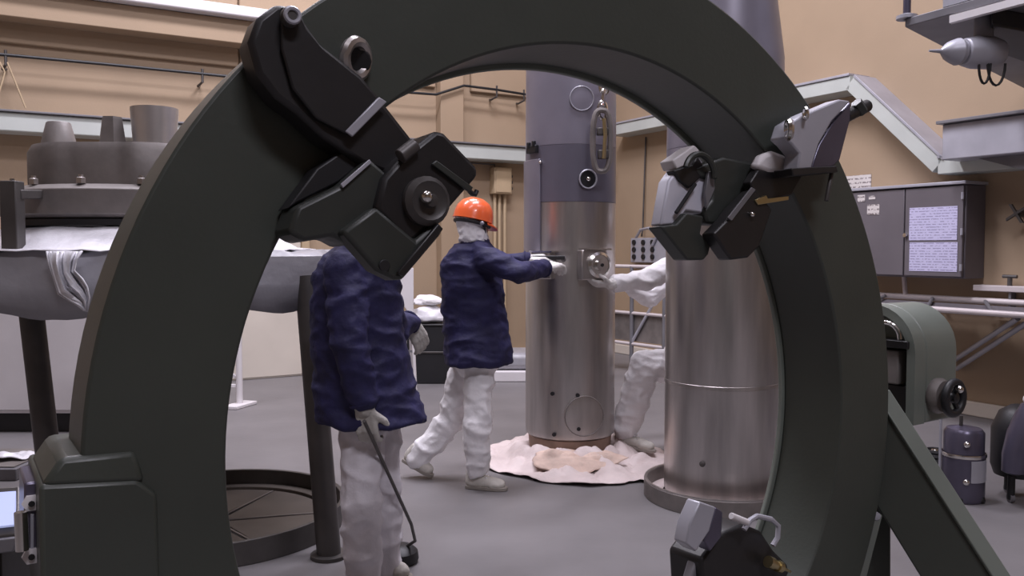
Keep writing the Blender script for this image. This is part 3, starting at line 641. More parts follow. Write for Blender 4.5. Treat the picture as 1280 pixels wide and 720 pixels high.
for i in range(3):
    a = 2 * PI * i / 3; u, v2 = basis(nh)
    part(MB().cyl(hwc + nh * .055, hwc + nh * .06 + (u * math.cos(a) + v2 * math.sin(a)) * .05, .008, n=8), 'wheel_spoke', M['rubber'], hw)
part(MB().lathe(hwc, [(.016, .03), (.016, .07), (.008, .074)], 14, nh), 'wheel_hub', M['black'], hw)
part(MB().ball(hwc + nh * .078 + Z * .03, .012), 'wheel_knob', M['chrome'], hw)
# slanted strut (dark front; paler strip added for its lit upper face)
S0 = at(1086, 500, 2.60); S1 = at(1278, 800, 2.34); ax = (S1 - S0).normalized()
N1 = V((-.35, -1, -.05)); N1 = (N1 - ax * N1.dot(ax)).normalized(); N2 = ax.cross(N1).normalized()
if N2.x < 0: N2 = -N2
S1 = S0 + ax * (S0.z / -ax.z)
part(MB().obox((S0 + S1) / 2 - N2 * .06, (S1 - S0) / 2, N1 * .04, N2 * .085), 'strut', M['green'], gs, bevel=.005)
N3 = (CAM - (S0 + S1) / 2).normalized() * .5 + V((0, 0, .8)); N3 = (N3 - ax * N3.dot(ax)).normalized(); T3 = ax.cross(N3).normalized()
part(MB().obox((S0 + S1) / 2 + N2 * .046 + N1 * .034, (S1 - S0) / 2, N3 * .006, T3 * .026), 'strut_lit_strip', M['green2'], gs, bevel=.003)
B0 = at(1092, 590, 2.55); B1 = at(1055, 760, 2.4)
part(MB().prism([at(1092, 560, 2.62), at(1114, 560, 2.62), at(1114, 900, 2.62), at(1060, 900, 2.62), at(1060, 700, 2.62)], (0, .1, 0)), 'side_cheek', M['green'], gs, bevel=.006)
part(MB().beam(at(1086, 640, 2.5), at(1050, 780, 2.5), V((.03, 0, 0)), .03), 'brace_bar', M['green2'], gs, bevel=.005)
p = at(1094, 644, 2.48); part(MB().lathe(p, [(.012, 0), (.012, .012), (.005, .014)], 8, V((0, -1, 0))), 'brace_bolt', M['lgrey'], gs)

# ------------------------------------------------------------------ left stand with lid assembly
SX, SY = -1.9, 4.55
st = thing('lid_stand', 'tall steel stand with slanted legs at the left behind the ring', 'stand', (SX, SY, 0))
zt = 1.47
part(MB().lathe(V((SX, SY, 0)), [(.97, zt - .06), (.97, zt), (.55, zt), (.55, zt - .06)], 8, closed=True), 'stand_top', M['mgrey'], st, bevel=.006)
def leg(x0, y0, x1, y1, Y0, Y1):
    a = at(x0, y0, Y0); b = at(x1, y1, Y1); d = (b - a); b = a + d * (a.z / -d.z); a = a - d * .0
    part(MB().cyl(a, V((b.x, b.y, .001)) + V((0, 0, 0)), .058, n=18), 'leg', M['dgrey'], st)
    part(MB().lathe(V((b.x, b.y, .0)), [(.09, .001), (.09, .018), (.06, .02)], 18), 'foot_plate', M['dgrey'], st)
leg(34, 345, 59, 560, 4.25, 4.25); leg(383, 345, 411, 690, 4.12, 4.02)
leg(190, 345, 200, 560, 5.3, 5.3); leg(228, 345, 236, 560, 5.2, 5.2)
# drape sheet with scalloped edge
mb = MB(); P = []; fs = []; n = 96
for i in range(n):
    a = 2 * PI * i / n; oc = .985 / math.cos(((a + PI / 8) % (PI / 4)) - PI / 8) * math.cos(PI / 8) * 1.06
    drop = .13 + .15 * abs(math.sin(a * 3 + .2)) ** .7 + .03 * noise.noise(V((math.cos(a) * 5, math.sin(a) * 5, 2)))
    wv = .012 * math.sin(a * 15)
    for (rr_, z) in ((.56, zt + .012), (oc * .97, zt + .014 + .01 * math.sin(a * 17)), (oc * 1.0 + wv * .3, zt - .01), (oc * 1.005 + wv, zt - drop * .5), (oc * .99 + wv * 1.4, zt - drop)):
        P.append(V((SX + rr_ * math.cos(a), SY + rr_ * math.sin(a), z)))
for i in range(n):
    k = (i + 1) % n
    for j in range(4): fs.append((5 * i + j, 5 * i + j + 1, 5 * k + j + 1, 5 * k + j))
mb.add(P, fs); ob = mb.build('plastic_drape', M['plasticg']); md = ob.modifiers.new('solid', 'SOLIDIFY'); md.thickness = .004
tag(ob, 'grey plastic sheet draped over the edge of the tall stand', 'plastic sheet')
# lid assembly on posts
LX, LY = -1.96, 4.45
lid = thing('vessel_lid', 'heavy cast lid with steel cups on top resting on the stand', 'lid', (LX, LY, zt + .02))
zf0 = 1.635; zf1 = 1.80; zd = 2.0
C0 = V((LX, LY, 0))
part(MB().lathe(C0, [(.60, zf0), (.64, zf0 + .02), (.64, zf1 - .03), (.58, zf1 - .005), (.3, zf1 - .005)], 56), 'flange', M['taupe'], lid, bevel=.004)
part(MB().lathe(C0, [(.62, zf0 - .03), (.62, zf0 - .002), (.2, zf0 - .002)], 56), 'gasket', M['rubber'], lid)
# lobed disc
P = []; fs = []; n = 96
for z, s_ in ((zf1, 1.0), (zd - .04, 1.0), (zd, .96)):
    for i in range(n):
        a = 2 * PI * i / n; R_ = .51 + .022 * math.copysign(abs(math.sin(a * 5)) ** .4, math.sin(a * 5))
        P.append(V((LX + R_ * s_ * math.cos(a), LY + R_ * s_ * math.sin(a), z)))
for j in range(2):
    for i in range(n): fs.append((j * n + i, j * n + (i + 1) % n, (j + 1) * n + (i + 1) % n, (j + 1) * n + i))
fs += [tuple(range(n))[::-1], tuple(range(2 * n, 3 * n))]
part(MB().add(P, fs), 'lobed_disc', M['taupe'], lid)
for i in range(14):
    a = 2 * PI * i / 14 + .2; p = C0 + V((.585 * math.cos(a), .585 * math.sin(a), zf1 - .004)); part(MB().lathe(p, [(.022, 0), (.022, .025), (.012, .03), (.012, .04)], 6), 'flange_nut', M['steel'], lid)
q = at(74, 190, 4.15); part(MB().lathe(V((q.x, q.y, zd)), [(.082, 0), (.055, .11), (.05, .115), (.0, .116)], 24), 'cone_cup', M['taupe'], lid)
q = at(141, 190, 4.15); part(MB().lathe(V((q.x, q.y, zd)), [(.068, 0), (.06, .06), (.05, .13), (.048, .14), (.0, .142)], 6), 'tapered_stub', M['taupe'], lid, smooth=False)
q = at(194, 190, 4.2); M['cup'] = mat('bright_cup_steel', (.62, .6, .6), .3, .7, var=.1); part(MB().lathe(V((q.x, q.y, zd)), [(.10, 0), (.112, .18), (.112, .19), (.104, .19), (.094, .02), (.0, .02)], 32), 'steel_cup', M['cup'], lid)
for px, Y in ((17, 3.66), (100, 4.9), (330, 4.6)):
    q = at(px, 300, Y); part(MB().box((q.x, q.y, (zt + .02 + zf0 - .03) / 2 + .09), .07, .07, zf0 - zt + .14), 'support_post', M['dgrey'], lid, bevel=.005)
part(MB().beam(at(17, 243, 3.66), at(60, 243, 3.95), V((0, 0, .02)), .035), 'post_arm', M['dgrey'], lid, bevel=.004)
part(MB().prism([at(103, 324, 3.98), at(140, 324, 3.98), at(150, 276, 3.98), at(140, 275, 3.98)], (0, .03, 0)), 'gusset_plate', M['green2'], lid, bevel=.003)
p = at(137, 293, 3.978); part(MB().cyl(p, p + V((0, -.006, 0)), .014, n=12), 'gusset_hole', M['rubber'], lid)
# white wrapping between stand and lid
mb = MB(); P = []; fs = []; n = 80
for i in range(n):
    a = 2 * PI * i / n
    for z, rr_ in ((zf0 - .035, .60), (zt + .11, .66), (zt + .03, .80), (zt + .022, .9)):
        R_ = rr_ + .03 * noise.noise(V((math.cos(a) * 7, math.sin(a) * 7, z * 9)))
        P.append(V((LX + R_ * math.cos(a), LY + R_ * math.sin(a), z + (.012 * noise.noise(V((math.cos(a) * 9, math.sin(a) * 9, 4))) if z < zt + .1 else 0))))
for i in range(n):
    k = (i + 1) % n
    for j in range(3): fs.append((4 * i + j, 4 * i + j + 1, 4 * k + j + 1, 4 * k + j))
ob = mb.add(P, fs).build('wrapping_sheet', M['plastic']); md = ob.modifiers.new('solid', 'SOLIDIFY'); md.thickness = .004
tag(ob, 'white plastic wrapping bunched between the stand top and lid', 'plastic sheet')
# hanging fold at the near corner
mb = MB(); P = []; fs = []
Lc = [(57, 314), (60, 330), (66, 347), (72, 368), (86, 377), (97, 382), (106, 388)]; Rc = [(104, 314), (97, 325), (94, 338), (104, 348), (110, 358), (113, 372), (110, 390)]
NI = 18
for j, (l, r) in enumerate(zip(Lc, Rc)):
    for i in range(NI + 1):
        t_ = i / NI; P.append(at(l[0] + (r[0] - l[0]) * t_, l[1] + (r[1] - l[1]) * t_, 3.50 + .022 * math.sin(i * .9 + j * .35) + .012 * math.sin(i * 2.3)))
for j in range(len(Lc) - 1):
    for i in range(NI): k = NI + 1; fs.append((k * j + i, k * j + i + 1, k * j + k + 1 + i, k * j + k + i))
ob = mb.add(P, fs).build('plastic_fold', M['plastic']); md = ob.modifiers.new('solid', 'SOLIDIFY'); md.thickness = .006
tag(ob, 'loose white plastic fold hanging off the stand edge', 'plastic sheet')

# empty floor well
WC = V((-1.62, 4.5, 0))
o = thing('floor_well', 'dark collar of an empty floor well at bottom left', 'well', WC)
part(MB().lathe(WC, [(.70, .001), (.70, .12), (.675, .12), (.675, .001)], 80, closed=True), 'collar_wall', M['dgrey'], o, bevel=.003)
part(MB().lathe(WC, [(.67, .002), (.67, .035), (.60, .035), (.60, .002)], 80, closed=True), 'inner_step', M['brownplate'], o, bevel=.003)
for i in range(6):
    a0 = 2 * PI * i / 6 + .25; a1 = a0 + 2 * PI / 6 - .02; pts = [WC + V((.05 * math.cos((a0 + a1) / 2), .05 * math.sin((a0 + a1) / 2), .02))]
    pts += [WC + V((.59 * math.cos(a0 + (a1 - a0) * k / 8), .59 * math.sin(a0 + (a1 - a0) * k / 8), .02)) for k in range(9)]
    part(MB().prism(pts, (0, 0, -.018)), 'cover_segment', M['brownplate'], o, bevel=.002)
    e0 = WC + V((.08 * math.cos(a0 - .01), .08 * math.sin(a0 - .01), .021)); e_ = WC + V((.58 * math.cos(a0 - .01), .58 * math.sin(a0 - .01), .021))
    part(MB().beam(e0, e_, V((0, 0, .003)), .006), 'joint_strip', M['taupe'], o)

# ------------------------------------------------------------------ background furniture on the left
q0 = at(-90, 545, 6.75); q1 = at(128, 545, 6.75)
o = thing('equipment_cabinet', 'long pale white cabinet on a dark plinth behind the stand', 'cabinet', ((q0.x + q1.x) / 2, 6.9, 0))
xc = (q0.x + q1.x) / 2; wd = q1.x - q0.x + 1.0
part(MB().box((xc - .3, 7.1, .08), wd - .1, .6, .155), 'plinth', M['rubber'], o, bevel=.004)
part(MB().box((xc - .3, 7.1, .74), wd, .7, 1.16), 'cabinet_body', M['whitep'], o, bevel=.012)
part(MB().box((xc - .3 - wd / 4 + .003, 6.742, .74), wd / 2 - .03, .012, 1.10), 'front_panel', M['whitep'], o, bevel=.004)
part(MB().box((xc - .3 + wd / 4 + .003, 6.742, .74), wd / 2 - .03, .012, 1.10), 'front_panel', M['whitep'], o, bevel=.004)
# grey floor slab with cloth
q = at(-20, 600, 5.35)
o = thing('floor_plinth', 'low grey floor plinth at the left edge below the cabinet', 'plinth', (q.x, 5.55, 0))
part(MB().box((q.x - .22, 5.62, .04), .86, .55, .078), 'slab', M['mgrey'], o, bevel=.006)
part(MB().box((q.x - .22, 5.62, .084), .80, .49, .008), 'top_plate', M['taupe'], o, bevel=.002)
ob = rumple('white_rag', V((at(12, 578, 5.55).x, 5.6, 0)), .13, None, 9.2, .07, 36, 10, .094, .3).build('white_rag', M['plastic'])
md = ob.modifiers.new('solid', 'SOLIDIFY'); md.thickness = .003
tag(ob, 'crumpled white rag on the low grey plinth', 'rag')
# white panel door on the back wall
s1, _ = wb(292, 400, .06); s0, _ = wb(377, 400, .06)
d = struct(wbox(MB(), WB, s0, s1 + .5, .02, 2.1, .001, .06), 'door_1', M['cream'], bevel=.006)
s2, _ = wb(388, 400, .1)
part(wbox(MB(), WB, s2, s0 - .005, .0, 2.2, .001, .10), 'door_post', M['conduit'], d, bevel=.006)
a, h = wb(350, 371, .07); part(MB().cyl(WB(a, h, .061), WB(a, h, .09), .03, n=12), 'door_knob', M['dgrey'], d)
part(wbox(MB(), WB, a - .08, a + .01, h + .02, h + .05, .085, .10), 'door_handle', M['dgrey'], d)
# white stand post
q = atz(301, 508, 0)
o = thing('post_stand', 'slim white post stand on the floor left of the door', 'stand', (q.x, q.y, 0))
part(MB().cyl((q.x - .01, q.y, .03), (q.x - .01, q.y, 1.3), .03, n=14), 'post', M['whitep'], o)
part(MB().prism([V((q.x - .13, q.y - .16, .002)), V((q.x + .02, q.y - .18, .002)), V((q.x + .12, q.y + .12, .002)), V((q.x - .02, q.y + .16, .002))], (0, 0, .03)), 'base_plate', M['whitep'], o, bevel=.005)
part(MB().beam((q.x - .12, q.y - .02, .2), (q.x - .04, q.y, .2), V((0, .02, 0)), .015).beam((q.x - .12, q.y - .02, .34), (q.x - .04, q.y, .28), V((0, .02, 0)), .015), 'cross_arm', M['whitep'], o, bevel=.004)
# black trunk with bags behind the near man
q = atz(535, 480, 0)
o = thing('black_trunk', 'black metal trunk standing between the two men in jackets', 'trunk', (q.x, q.y + .3, 0))
zt2 = at(535, 408, q.y).z
part(MB().box((q.x - .02, q.y + .3, zt2 / 2), .62, .6, zt2 - .004), 'trunk_body', M['rubber'], o, bevel=.012)
part(MB().box((q.x - .02, q.y + .29, zt2 * .55), .63, .60, .02), 'trunk_band', M['dgrey'], o, bevel=.004)
part(MB().box((q.x - .02, q.y + .3, zt2 + .012), .64, .62, .024), 'trunk_lid', M['black'], o, bevel=.006)
def bag(name, c, r, seed, m, label, cat, sx=1, sy=1, sz=.6):
    mb = MB().ball((0, 0, 0), r, r, r, 24, 14)
    for i, v_ in enumerate(mb.v):
        k = 1 + .35 * noise.noise(v_ * (3 / r * .5) + V((seed, 0, 0))); mb.v[i] = V((c[0] + v_.x * k * sx, c[1] + v_.y * k * sy, c[2] + max(v_.z * k * sz, -r * sz * .75)))
    return tag(mb.build(name, m), label, cat)
zt2 += .024
bag('white_bag', (q.x - .02, q.y + .22, zt2 + .085), .19, 3, M['plastic'], 'crumpled white plastic bag lying on the black trunk', 'bag', 1.1, .9, .55)
bag('white_bundle', (q.x - .03, q.y + .24, zt2 + .245), .14, 8, M['overall'], 'folded white bundle on top of the crumpled bag', 'bundle', 1.2, .9, .45)
# low pallet wrapped in sheet behind the striding man
q = at(640, 452, 9.4)
o = thing('wrapped_pallet', 'low pallet wrapped in pale plastic between man and cask', 'pallet', (q.x - .1, 9.6, 0))
part(MB().box((q.x - .1, 9.7, .06), 1.05, .7, .118), 'pallet_base', M['whitep'], o, bevel=.01)
mb = MB().box((q.x - .1, 9.72, .22), .95, .62, .19); part(mb, 'wrapped_load', M['plasticg'], o, bevel=.06)

# ------------------------------------------------------------------ right floor machines
q = atz(1203, 624, 0)
o = thing('canister_pump', 'violet grey metal canister pump on the floor at right', 'pump', (q.x, q.y, 0))
zc = at(1203, 532, q.y).z; c = V((q.x, q.y, 0)); R_ = .118
part(MB().lathe(c, [(R_ * .95, .002), (R_, .02), (R_, zc * .62), (R_ * .93, zc * .64)], 32), 'tank', M['violet'], o)
part(MB().lathe(c, [(R_ * .94, zc * .645), (R_ * .94, zc * .92), (R_ * .8, zc * .97), (R_ * .3, zc)], 32), 'motor_head', M['violet'], o)
part(MB().lathe(c, [(R_ * 1.03, zc * .60), (R_ * 1.05, zc * .625), (R_ * 1.03, zc * .65), (R_ * .99, zc * .65), (R_ * .99, zc * .6)], 32, closed=True), 'clamp_band', M['chrome'], o)
part(curved_plate(c, R_, -PI / 2 - .15, -PI / 2 + .75, .13, zc * .58, .008), 'label_plate', M['lgrey'], o)
for z in (zc * .80, zc * .3):
    p = on_c(c, R_, -PI / 2 - .35, z); part(MB().ball(p, .02), 'latch', M['chrome'], o)
part(MB().cyl((q.x - .02, q.y, zc - .003), (q.x - .02, q.y, zc + .06), .01, n=10), 'outlet_pipe', M['dgrey'], o)
part(MB().cyl((q.x - .125, q.y + .03, .0), (q.x - .125, q.y + .03, zc + .1), .008, n=8), 'side_rod', M['lgrey'], o)
for a in (-2.2, -.9, .7, 2.4):
    part(MB().ball(on_c(c, R_ * .9, a, .02), .022), 'caster', M['rubber'], o)
q = atz(1166, 577, 0)
o = thing('hose_coil', 'small coil of black hose on the floor beside the pump', 'hose', (q.x, q.y, 0))
for i, (r_, z) in enumerate(((.085, .018), (.075, .048), (.062, .074))):
    part(MB().torus((q.x + .01 * i, q.y, z), r_, .016, (0, .0, 1), 28, 8), 'hose_turn', M['rubber'], o)
part(MB().lathe(V((q.x + .01, q.y, 0)), [(.03, .001), (.03, .07), (.02, .09)], 14), 'coupling', M['chrome'], o)
q = atz(1276, 628, 0)
o = thing('wheeled_vacuum', 'dark wheeled vacuum with hanging grey bag at the right edge', 'vacuum', (q.x, q.y, 0))
mb = MB()
part(MB().lathe(V((q.x + .04, q.y + .1, 0)), [(.13, .14), (.15, .2), (.15, .42), (.11, .52), (.05, .56)], 28), 'motor_drum', M['rubber'], o)
mb = MB().lathe(V((0, 0, 0)), [(.02, .20), (.07, .22), (.085, .32), (.08, .45), (.055, .56), (.03, .62)], 20)
for i, v_ in enumerate(mb.v): mb.v[i] = V((q.x - .07 + v_.x * .9 + (v_.z - .3) * .16, q.y - .06 + v_.y, v_.z - .02))
part(mb, 'dust_bag', M['violet'], o)
part(MB().ball((q.x + .02, q.y - .05, .62), .05, .05, .04), 'white_cap', M['whitep'], o)
for dx, dy in ((-.06, .0), (.14, .0), (.04, .2)):
    part(MB().cyl((q.x + dx, q.y + dy, .02), (q.x + dx, q.y + dy, .16), .022, n=10), 'leg', M['rubber'], o)
    part(MB().cyl((q.x + dx - .012, q.y + dy, .028), (q.x + dx + .012, q.y + dy, .028), .028, n=14), 'wheel', M['mgrey'], o)

# ------------------------------------------------------------------ people
def rcone(bm, a, ra, b, rb):
    t1 = bmesh.new(); a = V(a); b = V(b)
    bmesh.ops.create_icosphere(t1, subdivisions=2, radius=ra, matrix=Matrix.Translation(a))
    bmesh.ops.create_icosphere(t1, subdivisions=2, radius=rb, matrix=Matrix.Translation(b))
    h = bmesh.ops.convex_hull(t1, input=t1.verts)
    dead = [g for g in h['geom_interior'] if isinstance(g, bmesh.types.BMVert)]
    bmesh.ops.delete(t1, geom=dead, context='VERTS')
    me = bpy.data.meshes.new('t'); t1.to_mesh(me); t1.free(); bm.from_mesh(me); bpy.data.meshes.remove(me)
def loft(bm, rings, n=28):      # rings: (centre, a, b, rot)
    mb = MB()
    for c, a, b, rot in rings:
        for i in range(n):
            t_ = 2 * PI * i / n; x = a * math.cos(t_); y = b * math.sin(t_)
            mb.v.append(V((c[0] + x * math.cos(rot) - y * math.sin(rot), c[1] + x * math.sin(rot) + y * math.cos(rot), c[2])))
    k = len(rings)
    for j in range(k - 1):
        for i in range(n): mb.f.append((j * n + i, j * n + (i + 1) % n, (j + 1) * n + (i + 1) % n, (j + 1) * n + i))
    mb.f += [tuple(range(n))[::-1], tuple(range((k - 1) * n, k * n))]
    me = mb.mesh('t'); bm.from_mesh(me); bpy.data.meshes.remove(me)
def blob(name, fill, m, parent, voxel=.014, smooth=6, wr_=0, wscale=14, seed=0, wst=(1, 1, 1)):
    bm = bmesh.new(); fill(bm); me = bpy.data.meshes.new(name + '_raw'); bm.to_mesh(me); bm.free()
    ob = bpy.data.objects.new(name + '_raw', me); COL.objects.link(ob)
    r = ob.modifiers.new('r', 'REMESH'); r.mode = 'VOXEL'; r.voxel_size = voxel
    s_ = ob.modifiers.new('s', 'SMOOTH'); s_.iterations = smooth; s_.factor = .5
    dg = bpy.context.evaluated_depsgraph_get(); dg.update()
    m2 = bpy.data.meshes.new_from_object(ob.evaluated_get(dg)); bpy.data.objects.remove(ob); bpy.data.meshes.remove(me)
    m2.name = name
    if wr_:
        nrm = [v_.normal.copy() for v_ in m2.vertices]; out = []
        for v_, nv in zip(m2.vertices, nrm):
            p = V((v_.co.x * wst[0], v_.co.y * wst[1], v_.co.z * wst[2])) * wscale + V((seed, 0, 0))
            d = (1 - 2.6 * abs(noise.noise(p)) ** .8) * .75 + .45 * (1 - 2.4 * abs(noise.noise(p * 1.9 + V((7, 3, 1)))))
            out += list(v_.co + nv * (wr_ * (d - .3)))
        m2.vertices.foreach_set('co', out); m2.update()
    m2.materials.clear(); m2.materials.append(m); m2.shade_smooth()
    o = bpy.data.objects.new(name, m2); COL.objects.link(o)
    if parent: par(o, parent)
    return reg(o)
def chain(bm, pts):       # pts: (pos, radius)
    for (a, ra), (b, rb) in zip(pts[:-1], pts[1:]): rcone(bm, a, ra, b, rb)
def hand_fill(wrist, d, up, thumb_side, curl, s=1.0):
    """palm + four fingers + thumb.  d: pointing direction, up: back-of-hand normal, thumb_side: +1/-1 along side vector"""
    d = V(d).normalized(); up = V(up); up = (up - d * up.dot(d)).normalized(); sd = d.cross(up).normalized() * thumb_side
    wrist = V(wrist)
    def f(bm):
        for k in (-.028, -.009, .010, .028):
            rcone(bm, wrist + sd * k * .7 * s, .017 * s, wrist + d * .085 * s + sd * k * s, .0155 * s)
        for k, L, dz in ((.030, .070, 0), (.010, .080, .1), (-.010, .074, .15), (-.029, .058, .2)):
            p = wrist + d * .09 * s + sd * k * s; ang = 0; r_ = .0118 * s
            for seg, fr in enumerate((.45, .32, .27)):
                ang += curl * (.8 if seg == 0 else 1.1)
                dirn = d * math.cos(ang) - up * math.sin(ang) + sd * (k * 1.2)
                q_ = p + dirn.normalized() * L * fr * s; rcone(bm, p, r_, q_, r_ * .92); p = q_; r_ *= .92
        p = wrist + d * .025 * s + sd * .03 * s; dirn = (d * .7 + sd * .75 - up * .25 * (1 + curl)).normalized()
        q_ = p + dirn * .045 * s; rcone(bm, p, .016 * s, q_, .0135 * s)
        dirn = (d * .9 + sd * .25 - up * .35 * (1 + curl)).normalized(); rcone(bm, q_, .0135 * s, q_ + dirn * .036 * s, .011 * s)
    return f
def shoe(parent, heel, toe, lift_dir=V((0, 0, 1))):
    heel = V(heel); toe = V(toe); d = (toe - heel); L = d.length; d.normalize(); sd = d.cross(V((0, 0, 1))).normalized(); up = sd.cross(d).normalized()
    def f(bm):
        a = heel + up * .045 + d * .035; rcone(bm, a, .043, heel + d * L * .45 + up * .042, .043)
        rcone(bm, heel + d * L * .45 + up * .042, .043, toe + up * .034 - d * .045, .034)
        rcone(bm, heel + d * L * .65 + sd * .018 + up * .034, .034, toe + up * .03 - d * .05 + sd * .012, .03)
        rcone(bm, heel + d * L * .65 - sd * .018 + up * .034, .034, toe + up * .03 - d * .05 - sd * .012, .03)
        rcone(bm, a + up * .02, .042, a + up * .07 + d * .01, .04)
    s_ = blob('shoe', f, M['shoe'], parent, .008, 4)
    pts = []
    for t_, wdt in ((0, .028), (.08, .038), (.3, .038), (.55, .044), (.75, .045), (.92, .034), (1.0, .016)): pts.append((heel + d * L * t_, wdt))
    poly = [p + sd * w_ for p, w_ in pts] + [p - sd * w_ for p, w_ in reversed(pts)]
    part(MB().prism([p - up * .004 for p in poly], up * .022), 'sole', M['sole'], s_, bevel=.004)
    mb = MB()
    for k in (.42, .52, .62):
        c = heel + d * L * k + up * (.088 - .03 * (k - .42) / .2); mb.cyl(c - sd * .026, c + sd * .026, .005, n=6)
    part(mb, 'laces', M['overall'], s_)
def man(label, J, name='person', jacket=None, trousers='overall', helmet=None, trw=8, glove='glove', group=None, hood=False):
    base = V((J['pelvis'].x, J['pelvis'].y, 0))
    root = thing(name, label, 'person', base, group)
    def body(bm):
        rcone(bm, J['pelvis'], .105, J['chest'], .11); rcone(bm, J['chest'], .11, J['neck'], .06)
        rcone(bm, J['neck'] - V((0, 0, .04)), .055, J['head'], .058); 
        hd = J['head']; fd = J['face']
        rcone(bm, hd + V((0, 0, .035)) - fd * .015, .092, hd - V((0, 0, .045)) + fd * .028, .066)
        rcone(bm, hd + fd * .075 + V((0, 0, .012)), .012, hd + fd * .098 - V((0, 0, .018)), .015)
        sdv = fd.cross(V((0, 0, 1))).normalized()
        for s_ in (-1, 1):
            rcone(bm, hd + sdv * s_ * .082 + V((0, 0, .01)), .014, hd + sdv * s_ * .086 - V((0, 0, .022)), .010)
            rcone(bm, hd + fd * .078 + sdv * s_ * .03 + V((0, 0, .03)), .012, hd + fd * .08 + sdv * s_ * .035 + V((0, 0, .03)), .012)
        rcone(bm, hd + fd * .078 - V((0, 0, .05)) - sdv * .015, .010, hd + fd * .078 - V((0, 0, .05)) + sdv * .015, .010)
        for s_ in ('r', 'l'):
            chain(bm, [(J['sh_' + s_], .055), (J['el_' + s_], .042), (J['wr_' + s_], .028)])
            rcone(bm, J['chest'] + V((0, 0, .05)), .08, J['sh_' + s_], .055)
            chain(bm, [(J['hip_' + s_], .085), (J['kn_' + s_], .055), (J['an_' + s_], .038)])
            rcone(bm, J['pelvis'], .10, J['hip_' + s_], .085)
    blob('body', body, M['skin'], root, .014, 4)
    fd = J['face']; hd = J['head']; sdv = fd.cross(V((0, 0, 1))).normalized()
    for s_ in (-1, 1):
        part(MB().ball(hd + fd * .088 + sdv * s_ * .031 + V((0, 0, .022)), .011), 'eye', M['whitep'], root)
    def leg(bm):
        for s_ in ('r', 'l'):
            kw = J.get('knw', .088)
            chain(bm, [(J['hip_' + s_], J.get('hipw', .125)), (J['hip_' + s_].lerp(J['kn_' + s_], .5), J.get('hipw', .125) * .9), (J['kn_' + s_], kw), (J['kn_' + s_].lerp(J['an_' + s_], .55), kw * .98), (J['an_' + s_] + V((0, 0, .02)), kw * .84)])
            rcone(bm, J['pelvis'], .13, J['hip_' + s_], .12)
        rcone(bm, J['pelvis'] - V((0, 0, .04)), .14, J['pelvis'] + V((0, 0, .10)), .14)
    blob('trousers', leg, M[trousers], root, .010, 4, wr_=trw * .001, wscale=6.5, seed=J.get('seed', 1), wst=(1, 1, 1.25))
    jm = M['navy'] if jacket else M['overall']
    def jk(bm):
        loft(bm, J['torso'])
        for s_ in ('r', 'l'):
            chain(bm, [(J['sh_' + s_], J.get('aw', .09)), (J['sh_' + s_].lerp(J['el_' + s_], .6), J.get('aw', .09) * .98), (J['el_' + s_], J.get('aw', .09) * .9), (J['el_' + s_].lerp(J['wr_' + s_], .85), J.get('aw', .09) * .72)])
            rcone(bm, J['neck'] - V((0, 0, .06)), .10, J['sh_' + s_], J.get('aw', .09) * .95)
    jo = blob('jacket', jk, jm, root, .011, 4, wr_=.012, wscale=6.5, seed=J.get('seed', 1) + 4, wst=(.8, .8, 1.7))
    if jacket:
        def col_(bm): loft(bm, [(J['neck'] - V((0, 0, .05)), .105, .105, 0), (J['neck'] - V((0, 0, .0)), .095, .095, 0), (J['neck'] + V((0, 0, .025)), .088, .088, 0)])
        blob('collar', col_, M['navy'], root, .010, 3)
        for s_ in ('r', 'l'):
            a = J['el_' + s_].lerp(J['wr_' + s_], .90); b = J['el_' + s_].lerp(J['wr_' + s_], .97)
            part(MB().cyl(a, b, .062, .058, 20), 'cuff', M['navy'], jo, bevel=.01)
    # white cap under helmet / hood
    def cap(bm):
        rcone(bm, hd + V((0, 0, .035)) - fd * .022, .104, hd - V((0, 0, .03)) - fd * .012, .090)
        rcone(bm, hd - V((0, 0, .05)) - fd * .02, .092, J['neck'] + V((0, 0, .02)) - fd * .01, .094)
    blob('white_hood', cap, M['overall'], root, .009, 3, wr_=.012, wscale=18, seed=2)
    if helmet:
        c = hd + V((0, 0, .022)) - fd * .01
        prof = [(.122, -.015), (.128, -.012), (.126, .0), (.124, .03), (.112, .072), (.088, .105), (.05, .127), (.0, .133)]
        tilt = Matrix.Rotation(-.22, 3, sdv)
        if (tilt @ fd).z > fd.z: tilt = Matrix.Rotation(.22, 3, sdv)
        def tl(mb):
            mb.v = [c + tilt @ (p - c) for p in mb.v]; return mb
        hm = part(tl(MB().lathe(c, prof, 36)), 'helmet', M['orange'], root)
        P = [c + fd * .10 + sdv * .10 + V((0, 0, -.012))]
        brim = [c + (fd * math.cos(a) + sdv * math.sin(a)) * (.122) + V((0, 0, -.006)) for a in [(-1.2 + 2.4 * i / 14) for i in range(15)]]
        brim += [c + (fd * math.cos(a) + sdv * math.sin(a)) * (.127 + .045 * math.cos(a * 1.25)) + V((0, 0, -.02)) for a in [(1.2 - 2.4 * i / 14) for i in range(15)]]
        part(tl(MB().prism(brim, (0, 0, -.008))), 'visor', M['orange'], hm)
        part(tl(MB().torus(c + V((0, 0, -.03)), .108, .012, (0, 0, 1), 30, 8)), 'head_band', M['strap'], hm)
        part(MB().tube([c + sdv * .10 + V((0, 0, -.03)), hd + sdv * .098 - V((0, 0, .03)) + fd * .02, hd + sdv * .05 - V((0, 0, .115)) + fd * .05, hd - sdv * .05 - V((0, 0, .115)) + fd * .05, hd - sdv * .098 - V((0, 0, .03)) + fd * .02, c - sdv * .10 + V((0, 0, -.03))], .007, 6), 'chin_strap', M['strap'], hm)
        part(MB().ball(c + fd * -.0 + sdv * .118 + V((0, 0, -.03)), .014), 'strap_buckle', M['lgrey'], hm)
